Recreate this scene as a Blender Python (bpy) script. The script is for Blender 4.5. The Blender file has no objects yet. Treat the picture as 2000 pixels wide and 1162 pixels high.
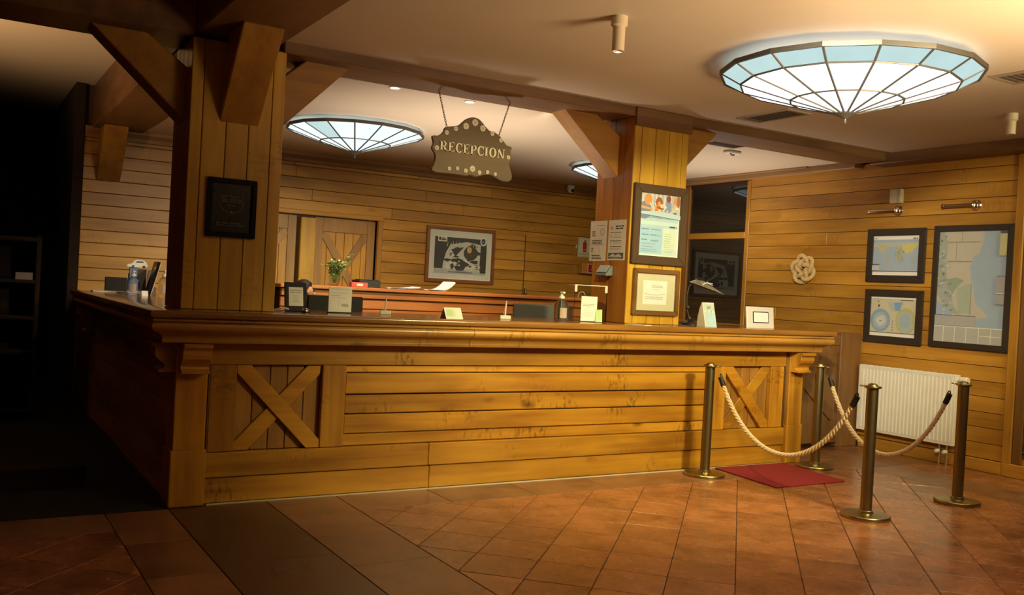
import bpy, bmesh, math, random
from mathutils import Matrix, Vector
random.seed(7)
S = bpy.context.scene
COL = S.collection
PI = math.pi

# ------------------------------------------------------------------ camera
cam_d = bpy.data.cameras.new('camera')
cam = bpy.data.objects.new('camera', cam_d)
COL.objects.link(cam)
yaw, pit, rol = 0.54453232, -0.01004666, -0.05360605
fw = Vector((math.sin(yaw) * math.cos(pit), math.cos(yaw) * math.cos(pit), math.sin(pit)))
r0 = Vector((math.cos(yaw), -math.sin(yaw), 0))
u0 = r0.cross(fw)
rv = math.cos(rol) * r0 - math.sin(rol) * u0
uv = math.sin(rol) * r0 + math.cos(rol) * u0
m4 = Matrix.Identity(4)
for i in range(3):
    m4[i][0], m4[i][1], m4[i][2] = rv[i], uv[i], -fw[i]
m4[2][3] = 1.5
cam.matrix_world = m4
cam_d.sensor_width = 36
cam_d.lens = 32.791
cam_d.clip_start = 0.05
S.camera = cam

# ------------------------------------------------------------------ world, exposure, lights
S.view_settings.view_transform = 'Standard'
S.view_settings.look = 'None'
S.view_settings.gamma = 1
S.view_settings.use_curve_mapping = False
S.view_settings.exposure = 1.4
W = bpy.data.worlds.new('night')
S.world = W
W.use_nodes = True
W.node_tree.nodes['Background'].inputs[0].default_value = (1.0, 0.62, 0.32, 1)
W.node_tree.nodes['Background'].inputs[1].default_value = 0.012

WARM = (1.0, 0.87, 0.40)


def spot(name, loc, target, energy, color=WARM, size=60, blend=0.9, radius=0.08):
    d = bpy.data.lights.new(name, 'SPOT')
    d.energy = energy; d.color = color; d.spot_size = math.radians(size); d.spot_blend = blend
    d.shadow_soft_size = radius
    o = bpy.data.objects.new(name, d)
    COL.objects.link(o)
    o.location = loc
    o.rotation_euler = (Vector(target) - Vector(loc)).to_track_quat('-Z', 'Y').to_euler()
    return o


# lobby ceiling lamps behind and beside the photographer, then two added fill spots
spot('unseen_lobby_spot', (5.2, 1.6, 3.0), (4.6, 6.2, 0.7), 540, size=64, radius=0.3)
spot('unseen_lobby_spot', (7.2, 1.4, 3.05), (8.3, 6.0, 1.7), 150, size=75, radius=0.25)
spot('unseen_lobby_spot', (4.6, 2.2, 3.0), (5.25, 6.3, 2.3), 120, (1.0, 0.86, 0.52), 24, 1.0, 0.15)  # added to brighten the front of the yellow column
spot('unseen_lobby_spot', (2.6, 2.2, 3.0), (8.4, 6.9, 1.7), 640, (1.0, 0.88, 0.62), 36, 1.0, 0.15)  # added to brighten the right wall with whiter light
# unseen upward spot, added to brighten the lobby ceiling
spot('added_uplight', (4.8, 1.0, 1.4), (4.5, 2.0, 3.1), 560, (1.0, 0.72, 0.40), 108, 1.0, 0.9)
# lit tubes of the two ceiling cylinders in view
spot('cylinder_lamp', (3.26, 4.35, 2.885), (4.7, 6.2, 0.7), 85, size=80, radius=0.04)
spot('cylinder_lamp', (7.19, 4.35, 2.925), (7.3, 4.7, 0.0), 40, size=100, radius=0.04)
# unseen upward spot, added to light the left passage ceiling
spot('added_passage_fill', (-0.7, 8.6, 1.9), (0.3, 9.4, 3.5), 75, (1.0, 0.62, 0.30), 90, radius=0.1)
# unseen spots below the counter top, added to brighten the back ceiling
spot('hidden_ceiling_fill', (4.2, 7.75, 1.0), (4.2, 8.0, 3.06), 120, (1.0, 0.84, 0.66), 112, 1.0, 0.1)
spot('hidden_ceiling_fill', (7.5, 8.2, 0.9), (7.3, 8.2, 3.06), 90, (1.0, 0.84, 0.66), 112, 1.0, 0.1)
# extra spots added behind the beam, out of sight, to brighten the back wall
spot('hidden_wall_fill', (2.31, 6.86, 3.05), (2.8, 9.6, 1.2), 80, (1, 0.80, 0.52), 80, 1.0, 0.035)
spot('hidden_wall_fill', (4.45, 6.86, 3.05), (5.6, 9.8, 1.2), 140, (1, 0.80, 0.52), 80, 1.0, 0.035)


# ------------------------------------------------------------------ materials
MATS = {}


def nt(name):
    m = bpy.data.materials.new(name)
    m.use_nodes = True
    t = m.node_tree
    return m, t, t.nodes['Principled BSDF']


def flat(c, rough=0.6, metal=0.0, spec=0.5, name=None):
    k = (tuple(c), rough, metal, spec)
    if k in MATS:
        return MATS[k]
    m, t, p = nt(name or 'paint')
    # very slight procedural mottling keeps the surface from looking plastic
    n = t.nodes.new('ShaderNodeTexNoise'); n.inputs['Scale'].default_value = 9
    tc = t.nodes.new('ShaderNodeTexCoord'); t.links.new(tc.outputs['Object'], n.inputs['Vector'])
    mx = t.nodes.new('ShaderNodeMix'); mx.data_type = 'RGBA'
    mx.inputs[6].default_value = (*[v * 0.93 for v in c], 1)
    mx.inputs[7].default_value = (*[min(1, v * 1.05) for v in c], 1)
    t.links.new(n.outputs['Fac'], mx.inputs[0]); t.links.new(mx.outputs[2], p.inputs['Base Color'])
    p.inputs['Roughness'].default_value = rough
    p.inputs['Metallic'].default_value = metal
    p.inputs['Specular IOR Level'].default_value = spec
    MATS[k] = m
    return m


def emit(c, s, name):
    m = bpy.data.materials.new(name); m.use_nodes = True
    t = m.node_tree
    for n in list(t.nodes):
        t.nodes.remove(n)
    o = t.nodes.new('ShaderNodeOutputMaterial'); e = t.nodes.new('ShaderNodeEmission')
    # faint streaky variation of hand made glass
    tc = t.nodes.new('ShaderNodeTexCoord'); n = t.nodes.new('ShaderNodeTexNoise'); n.inputs['Scale'].default_value = 6
    t.links.new(tc.outputs['Object'], n.inputs['Vector'])
    mx = t.nodes.new('ShaderNodeMix'); mx.data_type = 'RGBA'
    mx.inputs[6].default_value = (*[v * 0.88 for v in c], 1); mx.inputs[7].default_value = (*[min(1, v * 1.06) for v in c], 1)
    t.links.new(n.outputs['Fac'], mx.inputs[0]); t.links.new(mx.outputs[2], e.inputs['Color'])
    e.inputs['Strength'].default_value = s
    t.links.new(e.outputs[0], o.inputs[0])
    return m


def wood(name, dark, light, axis='X', rough=0.38, knots=0.0, vary=0.22, fine=1.0):
    """varnished board: grain streaks along axis, tone differs from board to board"""
    m, t, p = nt(name)
    L = t.links.new
    tc = t.nodes.new('ShaderNodeTexCoord'); oi = t.nodes.new('ShaderNodeObjectInfo')
    mul = t.nodes.new('ShaderNodeVectorMath'); mul.operation = 'SCALE'
    cb = t.nodes.new('ShaderNodeCombineXYZ'); cb.inputs[0].default_value = 31; cb.inputs[1].default_value = 17; cb.inputs[2].default_value = 53
    L(cb.outputs[0], mul.inputs[0]); L(oi.outputs['Random'], mul.inputs['Scale'])
    add = t.nodes.new('ShaderNodeVectorMath'); add.operation = 'ADD'
    L(tc.outputs['Object'], add.inputs[0]); L(mul.outputs[0], add.inputs[1])
    mp = t.nodes.new('ShaderNodeMapping'); L(add.outputs[0], mp.inputs['Vector'])
    sc = {'X': (0.9, 16, 16), 'Y': (16, 0.9, 16), 'Z': (16, 16, 0.9)}[axis]
    mp.inputs['Scale'].default_value = [v * fine for v in sc]
    n1 = t.nodes.new('ShaderNodeTexNoise'); n1.inputs['Scale'].default_value = 1.0; n1.inputs['Detail'].default_value = 5
    n1.inputs['Distortion'].default_value = 0.7; L(mp.outputs[0], n1.inputs['Vector'])
    mp2 = t.nodes.new('ShaderNodeMapping'); L(add.outputs[0], mp2.inputs['Vector'])
    sc2 = {'X': (1.1, 5, 5), 'Y': (5, 1.1, 5), 'Z': (5, 5, 1.1)}[axis]
    mp2.inputs['Scale'].default_value = sc2
    n2 = t.nodes.new('ShaderNodeTexNoise'); n2.inputs['Scale'].default_value = 1.0; n2.inputs['Detail'].default_value = 3
    L(mp2.outputs[0], n2.inputs['Vector'])
    mixf = t.nodes.new('ShaderNodeMix'); mixf.data_type = 'FLOAT'; mixf.inputs[0].default_value = 0.6
    L(n1.outputs['Fac'], mixf.inputs[2]); L(n2.outputs['Fac'], mixf.inputs[3])
    rp = t.nodes.new('ShaderNodeValToRGB')
    e = rp.color_ramp.elements
    e[0].position = 0.34; e[0].color = (*dark, 1)
    e[1].position = 0.60; e[1].color = (*light, 1)
    L(mixf.outputs[0], rp.inputs[0])
    col = rp.outputs[0]
    if knots:
        mp3 = t.nodes.new('ShaderNodeMapping'); L(add.outputs[0], mp3.inputs['Vector'])
        k = {'X': (1.5, 3.2, 3.2), 'Y': (3.2, 1.5, 3.2), 'Z': (3.2, 3.2, 1.5)}[axis]
        mp3.inputs['Scale'].default_value = k
        vo = t.nodes.new('ShaderNodeTexVoronoi'); vo.inputs['Scale'].default_value = 1.0
        nd = t.nodes.new('ShaderNodeTexNoise'); nd.inputs['Scale'].default_value = 14; nd.inputs['Detail'].default_value = 4
        L(add.outputs[0], nd.inputs['Vector'])
        md = t.nodes.new('ShaderNodeMix'); md.data_type = 'RGBA'; md.inputs[0].default_value = 0.10
        L(mp3.outputs[0], md.inputs[6]); L(nd.outputs['Color'], md.inputs[7])
        L(md.outputs[2], vo.inputs['Vector'])
        kr = t.nodes.new('ShaderNodeValToRGB'); ke = kr.color_ramp.elements
        ke[0].position = 0.02; ke[0].color = (1, 1, 1, 1); ke[1].position = 0.11; ke[1].color = (0, 0, 0, 1)
        L(vo.outputs['Distance'], kr.inputs[0])
        kf = t.nodes.new('ShaderNodeMath'); kf.operation = 'MULTIPLY'; kf.inputs[1].default_value = knots
        L(kr.outputs[0], kf.inputs[0])
        km = t.nodes.new('ShaderNodeMix'); km.data_type = 'RGBA'
        km.inputs[7].default_value = (*[v * 0.28 for v in dark], 1)
        L(kf.outputs[0], km.inputs[0]); L(col, km.inputs[6]); col = km.outputs[2]
        # clusters of small dark flecks and stains around the knots
        mp4 = t.nodes.new('ShaderNodeMapping'); L(add.outputs[0], mp4.inputs['Vector'])
        mp4.inputs['Scale'].default_value = {'X': (38, 17, 17), 'Y': (17, 38, 17), 'Z': (17, 17, 38)}[axis]
        nf = t.nodes.new('ShaderNodeTexNoise'); nf.inputs['Scale'].default_value = 1.0; nf.inputs['Detail'].default_value = 3; L(mp4.outputs[0], nf.inputs['Vector'])
        nm = t.nodes.new('ShaderNodeTexNoise'); nm.inputs['Scale'].default_value = 2.6; nm.inputs['Detail'].default_value = 1; L(add.outputs[0], nm.inputs['Vector'])
        r1 = t.nodes.new('ShaderNodeMapRange'); r1.inputs[1].default_value = 0.50; r1.inputs[2].default_value = 0.62; L(nf.outputs['Fac'], r1.inputs[0])
        r2 = t.nodes.new('ShaderNodeMapRange'); r2.inputs[1].default_value = 0.56; r2.inputs[2].default_value = 0.68; L(nm.outputs['Fac'], r2.inputs[0])
        mm_ = t.nodes.new('ShaderNodeMath'); mm_.operation = 'MULTIPLY'; L(r1.outputs[0], mm_.inputs[0]); L(r2.outputs[0], mm_.inputs[1])
        mk = t.nodes.new('ShaderNodeMath'); mk.operation = 'MULTIPLY'; mk.inputs[1].default_value = 0.75 * knots; L(mm_.outputs[0], mk.inputs[0])
        k2 = t.nodes.new('ShaderNodeMix'); k2.data_type = 'RGBA'; k2.inputs[7].default_value = (*[v * 0.35 for v in dark], 1)
        L(mk.outputs[0], k2.inputs[0]); L(col, k2.inputs[6]); col = k2.outputs[2]
    hs = t.nodes.new('ShaderNodeHueSaturation')
    mr = t.nodes.new('ShaderNodeMapRange'); mr.inputs[3].default_value = 1 - vary; mr.inputs[4].default_value = 1 + vary
    L(oi.outputs['Random'], mr.inputs[0]); L(mr.outputs[0], hs.inputs['Value']); L(col, hs.inputs['Color'])
    L(hs.outputs[0], p.inputs['Base Color'])
    p.inputs['Roughness'].default_value = rough
    bp = t.nodes.new('ShaderNodeBump'); bp.inputs['Strength'].default_value = 0.12; bp.inputs['Distance'].default_value = 0.004
    L(n1.outputs['Fac'], bp.inputs['Height']); L(bp.outputs[0], p.inputs['Normal'])
    return m


PINE_D, PINE_L = (0.27, 0.105, 0.008), (0.52, 0.245, 0.020)
pineX = wood('varnished_pine_x', PINE_D, PINE_L, 'X', knots=0.85)
pineY = wood('varnished_pine_y', PINE_D, PINE_L, 'Y', knots=0.6)
pineZ = wood('varnished_pine_z', PINE_D, PINE_L, 'Z', knots=0.6)
WALL_D, WALL_L = (0.32, 0.14, 0.016), (0.51, 0.25, 0.033)
wallX = wood('wall_board_x', WALL_D, WALL_L, 'X', knots=0.35, vary=0.16)
wallY = wood('wall_board_y', WALL_D, WALL_L, 'Y', knots=0.35, vary=0.16)
wallZ = wood('wall_board_z', WALL_D, WALL_L, 'Z', knots=0.2, vary=0.12)
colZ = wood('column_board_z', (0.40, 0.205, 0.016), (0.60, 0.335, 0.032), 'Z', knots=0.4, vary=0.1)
shadeRedZ = wood('shade_red_board_z', (0.27, 0.095, 0.014), (0.42, 0.165, 0.026), 'Z', vary=0.1, rough=0.32)  # redder copy of the column wood; the sides' shade is in its colour
BEAM_D, BEAM_L = (0.10, 0.046, 0.020), (0.18, 0.085, 0.034)
beamX = wood('beam_x', BEAM_D, BEAM_L, 'X', vary=0.05, rough=0.45)
beamY = wood('beam_y', BEAM_D, BEAM_L, 'Y', vary=0.05, rough=0.45)
braceX = wood('brace_x', (0.25, 0.11, 0.018), (0.40, 0.19, 0.03), 'X', vary=0.08)
braceR = wood('brace_y', (0.25, 0.11, 0.018), (0.40, 0.19, 0.03), 'Y', vary=0.08)
redX = wood('red_board_x', (0.18, 0.058, 0.014), (0.30, 0.105, 0.024), 'X', vary=0.1, rough=0.3)
topX = wood('counter_top_x', (0.20, 0.085, 0.018), (0.32, 0.145, 0.03), 'X', vary=0.05, rough=0.16)
topY = wood('counter_top_y', (0.20, 0.085, 0.018), (0.32, 0.145, 0.03), 'Y', vary=0.05, rough=0.13)
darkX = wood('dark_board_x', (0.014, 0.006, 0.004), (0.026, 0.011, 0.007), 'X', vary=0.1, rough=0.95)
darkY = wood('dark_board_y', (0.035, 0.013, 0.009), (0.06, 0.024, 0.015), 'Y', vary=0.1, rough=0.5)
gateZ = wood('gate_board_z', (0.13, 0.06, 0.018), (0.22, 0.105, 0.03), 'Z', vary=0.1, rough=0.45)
frameW = wood('frame_brown', (0.045, 0.022, 0.012), (0.085, 0.042, 0.02), 'X', vary=0.05, rough=0.32)
GAP = flat((0.05, 0.022, 0.008), 0.8, name='shadow_gap_backing')


def plaster():
    m, t, p = nt('ceiling_plaster')
    tc = t.nodes.new('ShaderNodeTexCoord'); n = t.nodes.new('ShaderNodeTexNoise'); n.inputs['Scale'].default_value = 1.3
    t.links.new(tc.outputs['Object'], n.inputs['Vector'])
    mx = t.nodes.new('ShaderNodeMix'); mx.data_type = 'RGBA'
    mx.inputs[6].default_value = (0.49, 0.41, 0.31, 1); mx.inputs[7].default_value = (0.55, 0.46, 0.36, 1)
    t.links.new(n.outputs['Fac'], mx.inputs[0]); t.links.new(mx.outputs[2], p.inputs['Base Color'])
    p.inputs['Roughness'].default_value = 0.55
    return m


PLASTER = plaster()


def tile_mat(name, dark, light, rough=0.3):
    m, t, p = nt(name)
    L = t.links.new
    tc = t.nodes.new('ShaderNodeTexCoord'); oi = t.nodes.new('ShaderNodeObjectInfo')
    mul = t.nodes.new('ShaderNodeVectorMath'); mul.operation = 'SCALE'; mul.inputs[0].default_value = (23, 41, 11)
    L(oi.outputs['Random'], mul.inputs['Scale'])
    add = t.nodes.new('ShaderNodeVectorMath'); L(tc.outputs['Object'], add.inputs[0]); L(mul.outputs[0], add.inputs[1])
    n = t.nodes.new('ShaderNodeTexNoise'); n.inputs['Scale'].default_value = 3.2; n.inputs['Detail'].default_value = 6; n.inputs['Roughness'].default_value = 0.65
    L(add.outputs[0], n.inputs['Vector'])
    rp = t.nodes.new('ShaderNodeValToRGB'); e = rp.color_ramp.elements
    e[0].position = 0.30; e[0].color = (*dark, 1); e[1].position = 0.58; e[1].color = (*light, 1)
    L(n.outputs['Fac'], rp.inputs[0])
    # worn specks, stretched like scuffs
    mp = t.nodes.new('ShaderNodeMapping'); mp.inputs['Scale'].default_value = (26, 60, 1); mp.inputs['Rotation'].default_value = (0, 0, 0.4)
    L(tc.outputs['Object'], mp.inputs['Vector'])
    n2 = t.nodes.new('ShaderNodeTexNoise'); n2.inputs['Scale'].default_value = 1; n2.inputs['Detail'].default_value = 4
    L(mp.outputs[0], n2.inputs['Vector'])
    r2 = t.nodes.new('ShaderNodeValToRGB'); e2 = r2.color_ramp.elements
    e2[0].position = 0.60; e2[0].color = (0, 0, 0, 1); e2[1].position = 0.72; e2[1].color = (0.55, 0.55, 0.55, 1)
    L(n2.outputs['Fac'], r2.inputs[0])
    mx = t.nodes.new('ShaderNodeMix'); mx.data_type = 'RGBA'; mx.inputs[7].default_value = (*[v * 0.4 for v in dark], 1)
    L(r2.outputs[0], mx.inputs[0]); L(rp.outputs[0], mx.inputs[6])
    hs = t.nodes.new('ShaderNodeHueSaturation'); mr = t.nodes.new('ShaderNodeMapRange'); mr.inputs[3].default_value = 0.86; mr.inputs[4].default_value = 1.14
    L(oi.outputs['Random'], mr.inputs[0]); L(mr.outputs[0], hs.inputs['Value']); L(mx.outputs[2], hs.inputs['Color'])
    L(hs.outputs[0], p.inputs['Base Color'])
    rr = t.nodes.new('ShaderNodeMapRange'); rr.inputs[3].default_value = rough - 0.07; rr.inputs[4].default_value = rough + 0.12
    L(n.outputs['Fac'], rr.inputs[0]); L(rr.outputs[0], p.inputs['Roughness'])
    bp = t.nodes.new('ShaderNodeBump'); bp.inputs['Strength'].default_value = 0.15; bp.inputs['Distance'].default_value = 0.004
    L(n.outputs['Fac'], bp.inputs['Height']); L(bp.outputs[0], p.inputs['Normal'])
    return m


TILE = tile_mat('terracotta_tile', (0.17, 0.06, 0.023), (0.36, 0.138, 0.052), 0.24)
TILE2 = tile_mat('border_tile', (0.14, 0.058, 0.025), (0.28, 0.128, 0.056))
TILE3 = tile_mat('dark_band_tile', (0.055, 0.02, 0.009), (0.085, 0.032, 0.013), 0.28)
GROUT = flat((0.035, 0.017, 0.008), 0.85, name='grout')

BRASS = flat((0.40, 0.32, 0.15), 0.32, 1.0, name='aged_brass')
BRASSD = flat((0.25, 0.20, 0.10), 0.38, 1.0, name='dark_brass')
CHROME = flat((0.6, 0.5, 0.38), 0.2, 1.0, name='polished_brass_tube')
BLACK = flat((0.012, 0.011, 0.010), 0.5, 0.0, 0.3, name='black_plastic')
BLACKG = flat((0.01, 0.006, 0.006), 0.12, name='black_gloss')
GREY = flat((0.09, 0.095, 0.095), 0.45, name='grey_plastic')
DGREY = flat((0.016, 0.014, 0.013), 0.6, 0.0, 0.2, name='dark_grey_plastic')
WHITE = flat((0.72, 0.70, 0.64), 0.5, name='white_paint')
PAPER = flat((0.78, 0.76, 0.72), 0.7, name='paper')
PAPERP = flat((0.66, 0.58, 0.53), 0.7, name='pinkish_paper')
LEAD = flat((0.10, 0.092, 0.082), 0.45, 0.6, name='lead_came')
RADW = flat((0.78, 0.74, 0.62), 0.35, name='radiator_enamel')
CORD = flat((0.62, 0.47, 0.28), 0.8, name='manila_rope')
CORDD = flat((0.62, 0.44, 0.20), 0.8, name='jute_rope')
INK = flat((0.06, 0.055, 0.05), 0.7, name='ink')


def glass(name, c=(1, 1, 1), rough=0.02, ior=1.45):
    m, t, p = nt(name)
    p.inputs['Base Color'].default_value = (*c, 1)
    p.inputs['Transmission Weight'].default_value = 1.0
    p.inputs['Roughness'].default_value = rough
    p.inputs['IOR'].default_value = ior
    tc = t.nodes.new('ShaderNodeTexCoord'); n = t.nodes.new('ShaderNodeTexNoise'); n.inputs['Scale'].default_value = 12
    t.links.new(tc.outputs['Object'], n.inputs['Vector'])
    b = t.nodes.new('ShaderNodeBump'); b.inputs['Strength'].default_value = 0.05; b.inputs['Distance'].default_value = 0.002
    t.links.new(n.outputs['Fac'], b.inputs['Height']); t.links.new(b.outputs[0], p.inputs['Normal'])
    return m


CLEAR = glass('clear_plastic', (0.97, 0.97, 0.96), 0.12, 1.12)
ACRYL = glass('acrylic', (0.96, 0.96, 0.94), 0.02, 1.12)
NIGHT = flat((0.022, 0.019, 0.015), 0.02, 0, 1.0, name='dark_window_glass')
PANE_W = emit((0.97, 0.97, 1.0), 0.85, 'lit_white_glass')
PANE_C = emit((0.70, 0.97, 0.95), 0.31, 'lit_aqua_glass')
PANE_B = emit((0.80, 0.97, 1.0), 0.46, 'lit_pale_blue_glass')
DOWN = emit((1.0, 0.90, 0.78), 8.0, 'downlight_lens')


# ------------------------------------------------------------------ mesh helpers
class B:
    """collects shapes; obj() links them as one mesh object"""

    def __init__(s):
        s.v = []; s.f = []; s.mi = []; s.cur = 0

    def add(s, vs, fs):
        o = len(s.v)
        s.v += [tuple(v) for v in vs]
        s.f += [tuple(i + o for i in f) for f in fs]
        s.mi += [s.cur] * len(fs)
        return s

    def box(s, x0, x1, y0, y1, z0, z1):
        vs = [(x, y, z) for z in (z0, z1) for x, y in ((x0, y0), (x1, y0), (x1, y1), (x0, y1))]
        return s.add(vs, [(3, 2, 1, 0), (4, 5, 6, 7), (0, 1, 5, 4), (1, 2, 6, 5), (2, 3, 7, 6), (3, 0, 4, 7)])

    def prism(s, pts, axis, a0, a1):
        """polygon extruded along an axis; pts are the two other coordinates in order (x,y,z without axis)"""
        n = len(pts)

        def mk(p, a):
            return {'X': (a, p[0], p[1]), 'Y': (p[0], a, p[1]), 'Z': (p[0], p[1], a)}[axis]
        vs = [mk(p, a0) for p in pts] + [mk(p, a1) for p in pts]
        ar = sum(pts[i][0] * pts[(i + 1) % n][1] - pts[(i + 1) % n][0] * pts[i][1] for i in range(n))
        flip = (ar > 0) == (axis != 'Y')
        c0, c1 = list(range(n)), list(range(n, 2 * n))
        fs = [tuple(reversed(c0)), tuple(c1)] + [(i, (i + 1) % n, n + (i + 1) % n, n + i) for i in range(n)]
        if not flip:
            fs = [tuple(reversed(f)) for f in fs]
        return s.add(vs, fs)

    def ring(s, pts, n, close_a=True, close_b=True):
        """pts: list of rings (each n points) -> skinned tube"""
        o = []
        for r in pts:
            o += r
        fs = []
        for k in range(len(pts) - 1):
            for i in range(n):
                a, b = k * n + i, k * n + (i + 1) % n
                fs.append((a, b, b + n, a + n))
        if close_a: fs.append(tuple(reversed(range(n))))
        if close_b: fs.append(tuple(range((len(pts) - 1) * n, len(pts) * n)))
        return s.add(o, fs)

    def lathe(s, prof, c=(0, 0, 0), n=24, axis='Z'):
        rs = []
        for r, h in prof:
            R = []
            for i in range(n):
                a = 2 * PI * i / n
                p = {'Z': (r * math.cos(a), r * math.sin(a), h), 'X': (h, r * math.cos(a), r * math.sin(a)), 'Y': (r * math.sin(a), h, r * math.cos(a))}[axis]
                R.append((p[0] + c[0], p[1] + c[1], p[2] + c[2]))
            rs.append(R)
        return s.ring(rs, n)

    def cyl(s, c, r, h, n=20, axis='Z', r2=None):
        return s.lathe([(r, 0), (r if r2 is None else r2, h)], c, n, axis)

    def tube(s, path, r, n=8, caps=True):
        P = [Vector(p) for p in path]
        rs = []
        up = Vector((0, 0, 1))
        t0 = (P[1] - P[0]).normalized()
        if abs(t0.dot(up)) > 0.95: up = Vector((1, 0, 0))
        side = t0.cross(up).normalized()
        for i, p in enumerate(P):
            t = (P[min(i + 1, len(P) - 1)] - P[max(i - 1, 0)]).normalized()
            side = (side - t * side.dot(t)).normalized()
            nn = side.cross(t).normalized()
            rad = r[i] if isinstance(r, (list, tuple)) else r
            rs.append([tuple(p + rad * (math.cos(a) * side + math.sin(a) * nn)) for a in [2 * PI * k / n for k in range(n)]])
        return s.ring(rs, n, caps, caps)

    def rope(s, path, r, pitch, n=6):
        """three laid strands around a path"""
        P = [Vector(p) for p in path]
        t0 = (P[1] - P[0]).normalized()
        up = Vector((0, 0, 1)) if abs(t0.z) < 0.95 else Vector((1, 0, 0))
        side = t0.cross(up).normalized()
        fr = []; d = 0.0
        for i, p in enumerate(P):
            t = (P[min(i + 1, len(P) - 1)] - P[max(i - 1, 0)]).normalized()
            side = (side - t * side.dot(t)).normalized()
            if i: d += (P[i] - P[i - 1]).length
            fr.append((p, side.copy(), side.cross(t).normalized(), d))
        for k in range(3):
            q = []
            for p, a, b, d in fr:
                w = 2 * PI * (d / pitch + k / 3)
                q.append(p + 0.62 * r * (math.cos(w) * a + math.sin(w) * b))
            s.tube(q, 0.52 * r, n)
        return s

    def obj(s, name, mat, parent=None, bevel=0.0, smooth=False, seg=1, local=False):
        me = bpy.data.meshes.new(name)
        me.from_pydata(s.v, [], s.f)
        ms = mat if isinstance(mat, (list, tuple)) else [mat]
        for m in ms: me.materials.append(m)
        if len(ms) > 1:
            for p, i in zip(me.polygons, s.mi): p.material_index = i
        bm = bmesh.new(); bm.from_mesh(me)
        if bevel:
            ed = [e for e in bm.edges if len(e.link_faces) == 2 and e.calc_face_angle(0) > 0.5]
            bmesh.ops.bevel(bm, geom=ed, offset=bevel, segments=seg, affect='EDGES', clamp_overlap=True)
        bmesh.ops.recalc_face_normals(bm, faces=bm.faces)
        bm.to_mesh(me); bm.free()
        if smooth:
            for p in me.polygons: p.use_smooth = True
            if hasattr(me, 'set_sharp_from_angle'): me.set_sharp_from_angle(angle=math.radians(40))
        o = bpy.data.objects.new(name, me)
        COL.objects.link(o)
        if parent is not None:
            o.parent = parent
            if not local:
                w = Matrix.Identity(4); q = parent
                while q is not None:
                    w = q.matrix_parent_inverse @ q.matrix_basis if q.parent is None else w
                    q = None
                o.matrix_parent_inverse = world(parent).inverted()
        return o


def world(o):
    m = o.matrix_basis.copy()
    if o.parent is not None:
        m = world(o.parent) @ o.matrix_parent_inverse @ m
    return m


def tag(o, label, cat, group=None):
    o['label'] = label; o['category'] = cat
    if group: o['group'] = group
    return o


def thing(name, label, cat, loc=(0, 0, 0), rz=0.0, group=None):
    o = bpy.data.objects.new(name, None); COL.objects.link(o)
    o.empty_display_size = 0.1
    o.location = loc; o.rotation_euler = (0, 0, rz)
    return tag(o, label, cat, group)


def struct(o):
    o['kind'] = 'structure'
    return o


def box(name, x0, x1, y0, y1, z0, z1, mat, parent=None, bevel=0.003, local=False):
    return B().box(x0, x1, y0, y1, z0, z1).obj(name, mat, parent, bevel, local=local)


def dup(root, loc, rz=0.0, label=None, group=None):
    r = root.copy(); COL.objects.link(r); r.location = loc; r.rotation_euler = (0, 0, rz)
    if label: r['label'] = label
    if group: r['group'] = group

    def rec(a, b):
        for ch in list(a.children):
            c = ch.copy(); COL.objects.link(c); c.parent = b
            rec(ch, c)
    rec(root, r)
    return r


def ell(cx, cy, rx, ry, n=24, a0=0.0, a1=2 * PI):
    full = abs(a1 - a0 - 2 * PI) < 1e-6
    m = n if full else n + 1
    return [(cx + rx * math.cos(a0 + (a1 - a0) * i / n), cy + ry * math.sin(a0 + (a1 - a0) * i / n)) for i in range(m)]


def text_shapes(txt, size=1.0):
    cu = bpy.data.curves.new('lettering', 'FONT'); cu.body = txt; cu.size = size; cu.fill_mode = 'FRONT'
    ob = bpy.data.objects.new('lettering', cu); COL.objects.link(ob)
    dg = bpy.context.evaluated_depsgraph_get()
    me = bpy.data.meshes.new_from_object(ob.evaluated_get(dg))
    vs = [tuple(v.co) for v in me.vertices]; fs = [tuple(p.vertices) for p in me.polygons]
    bpy.data.objects.remove(ob); bpy.data.curves.remove(cu); bpy.data.meshes.remove(me)
    return vs, fs


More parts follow.
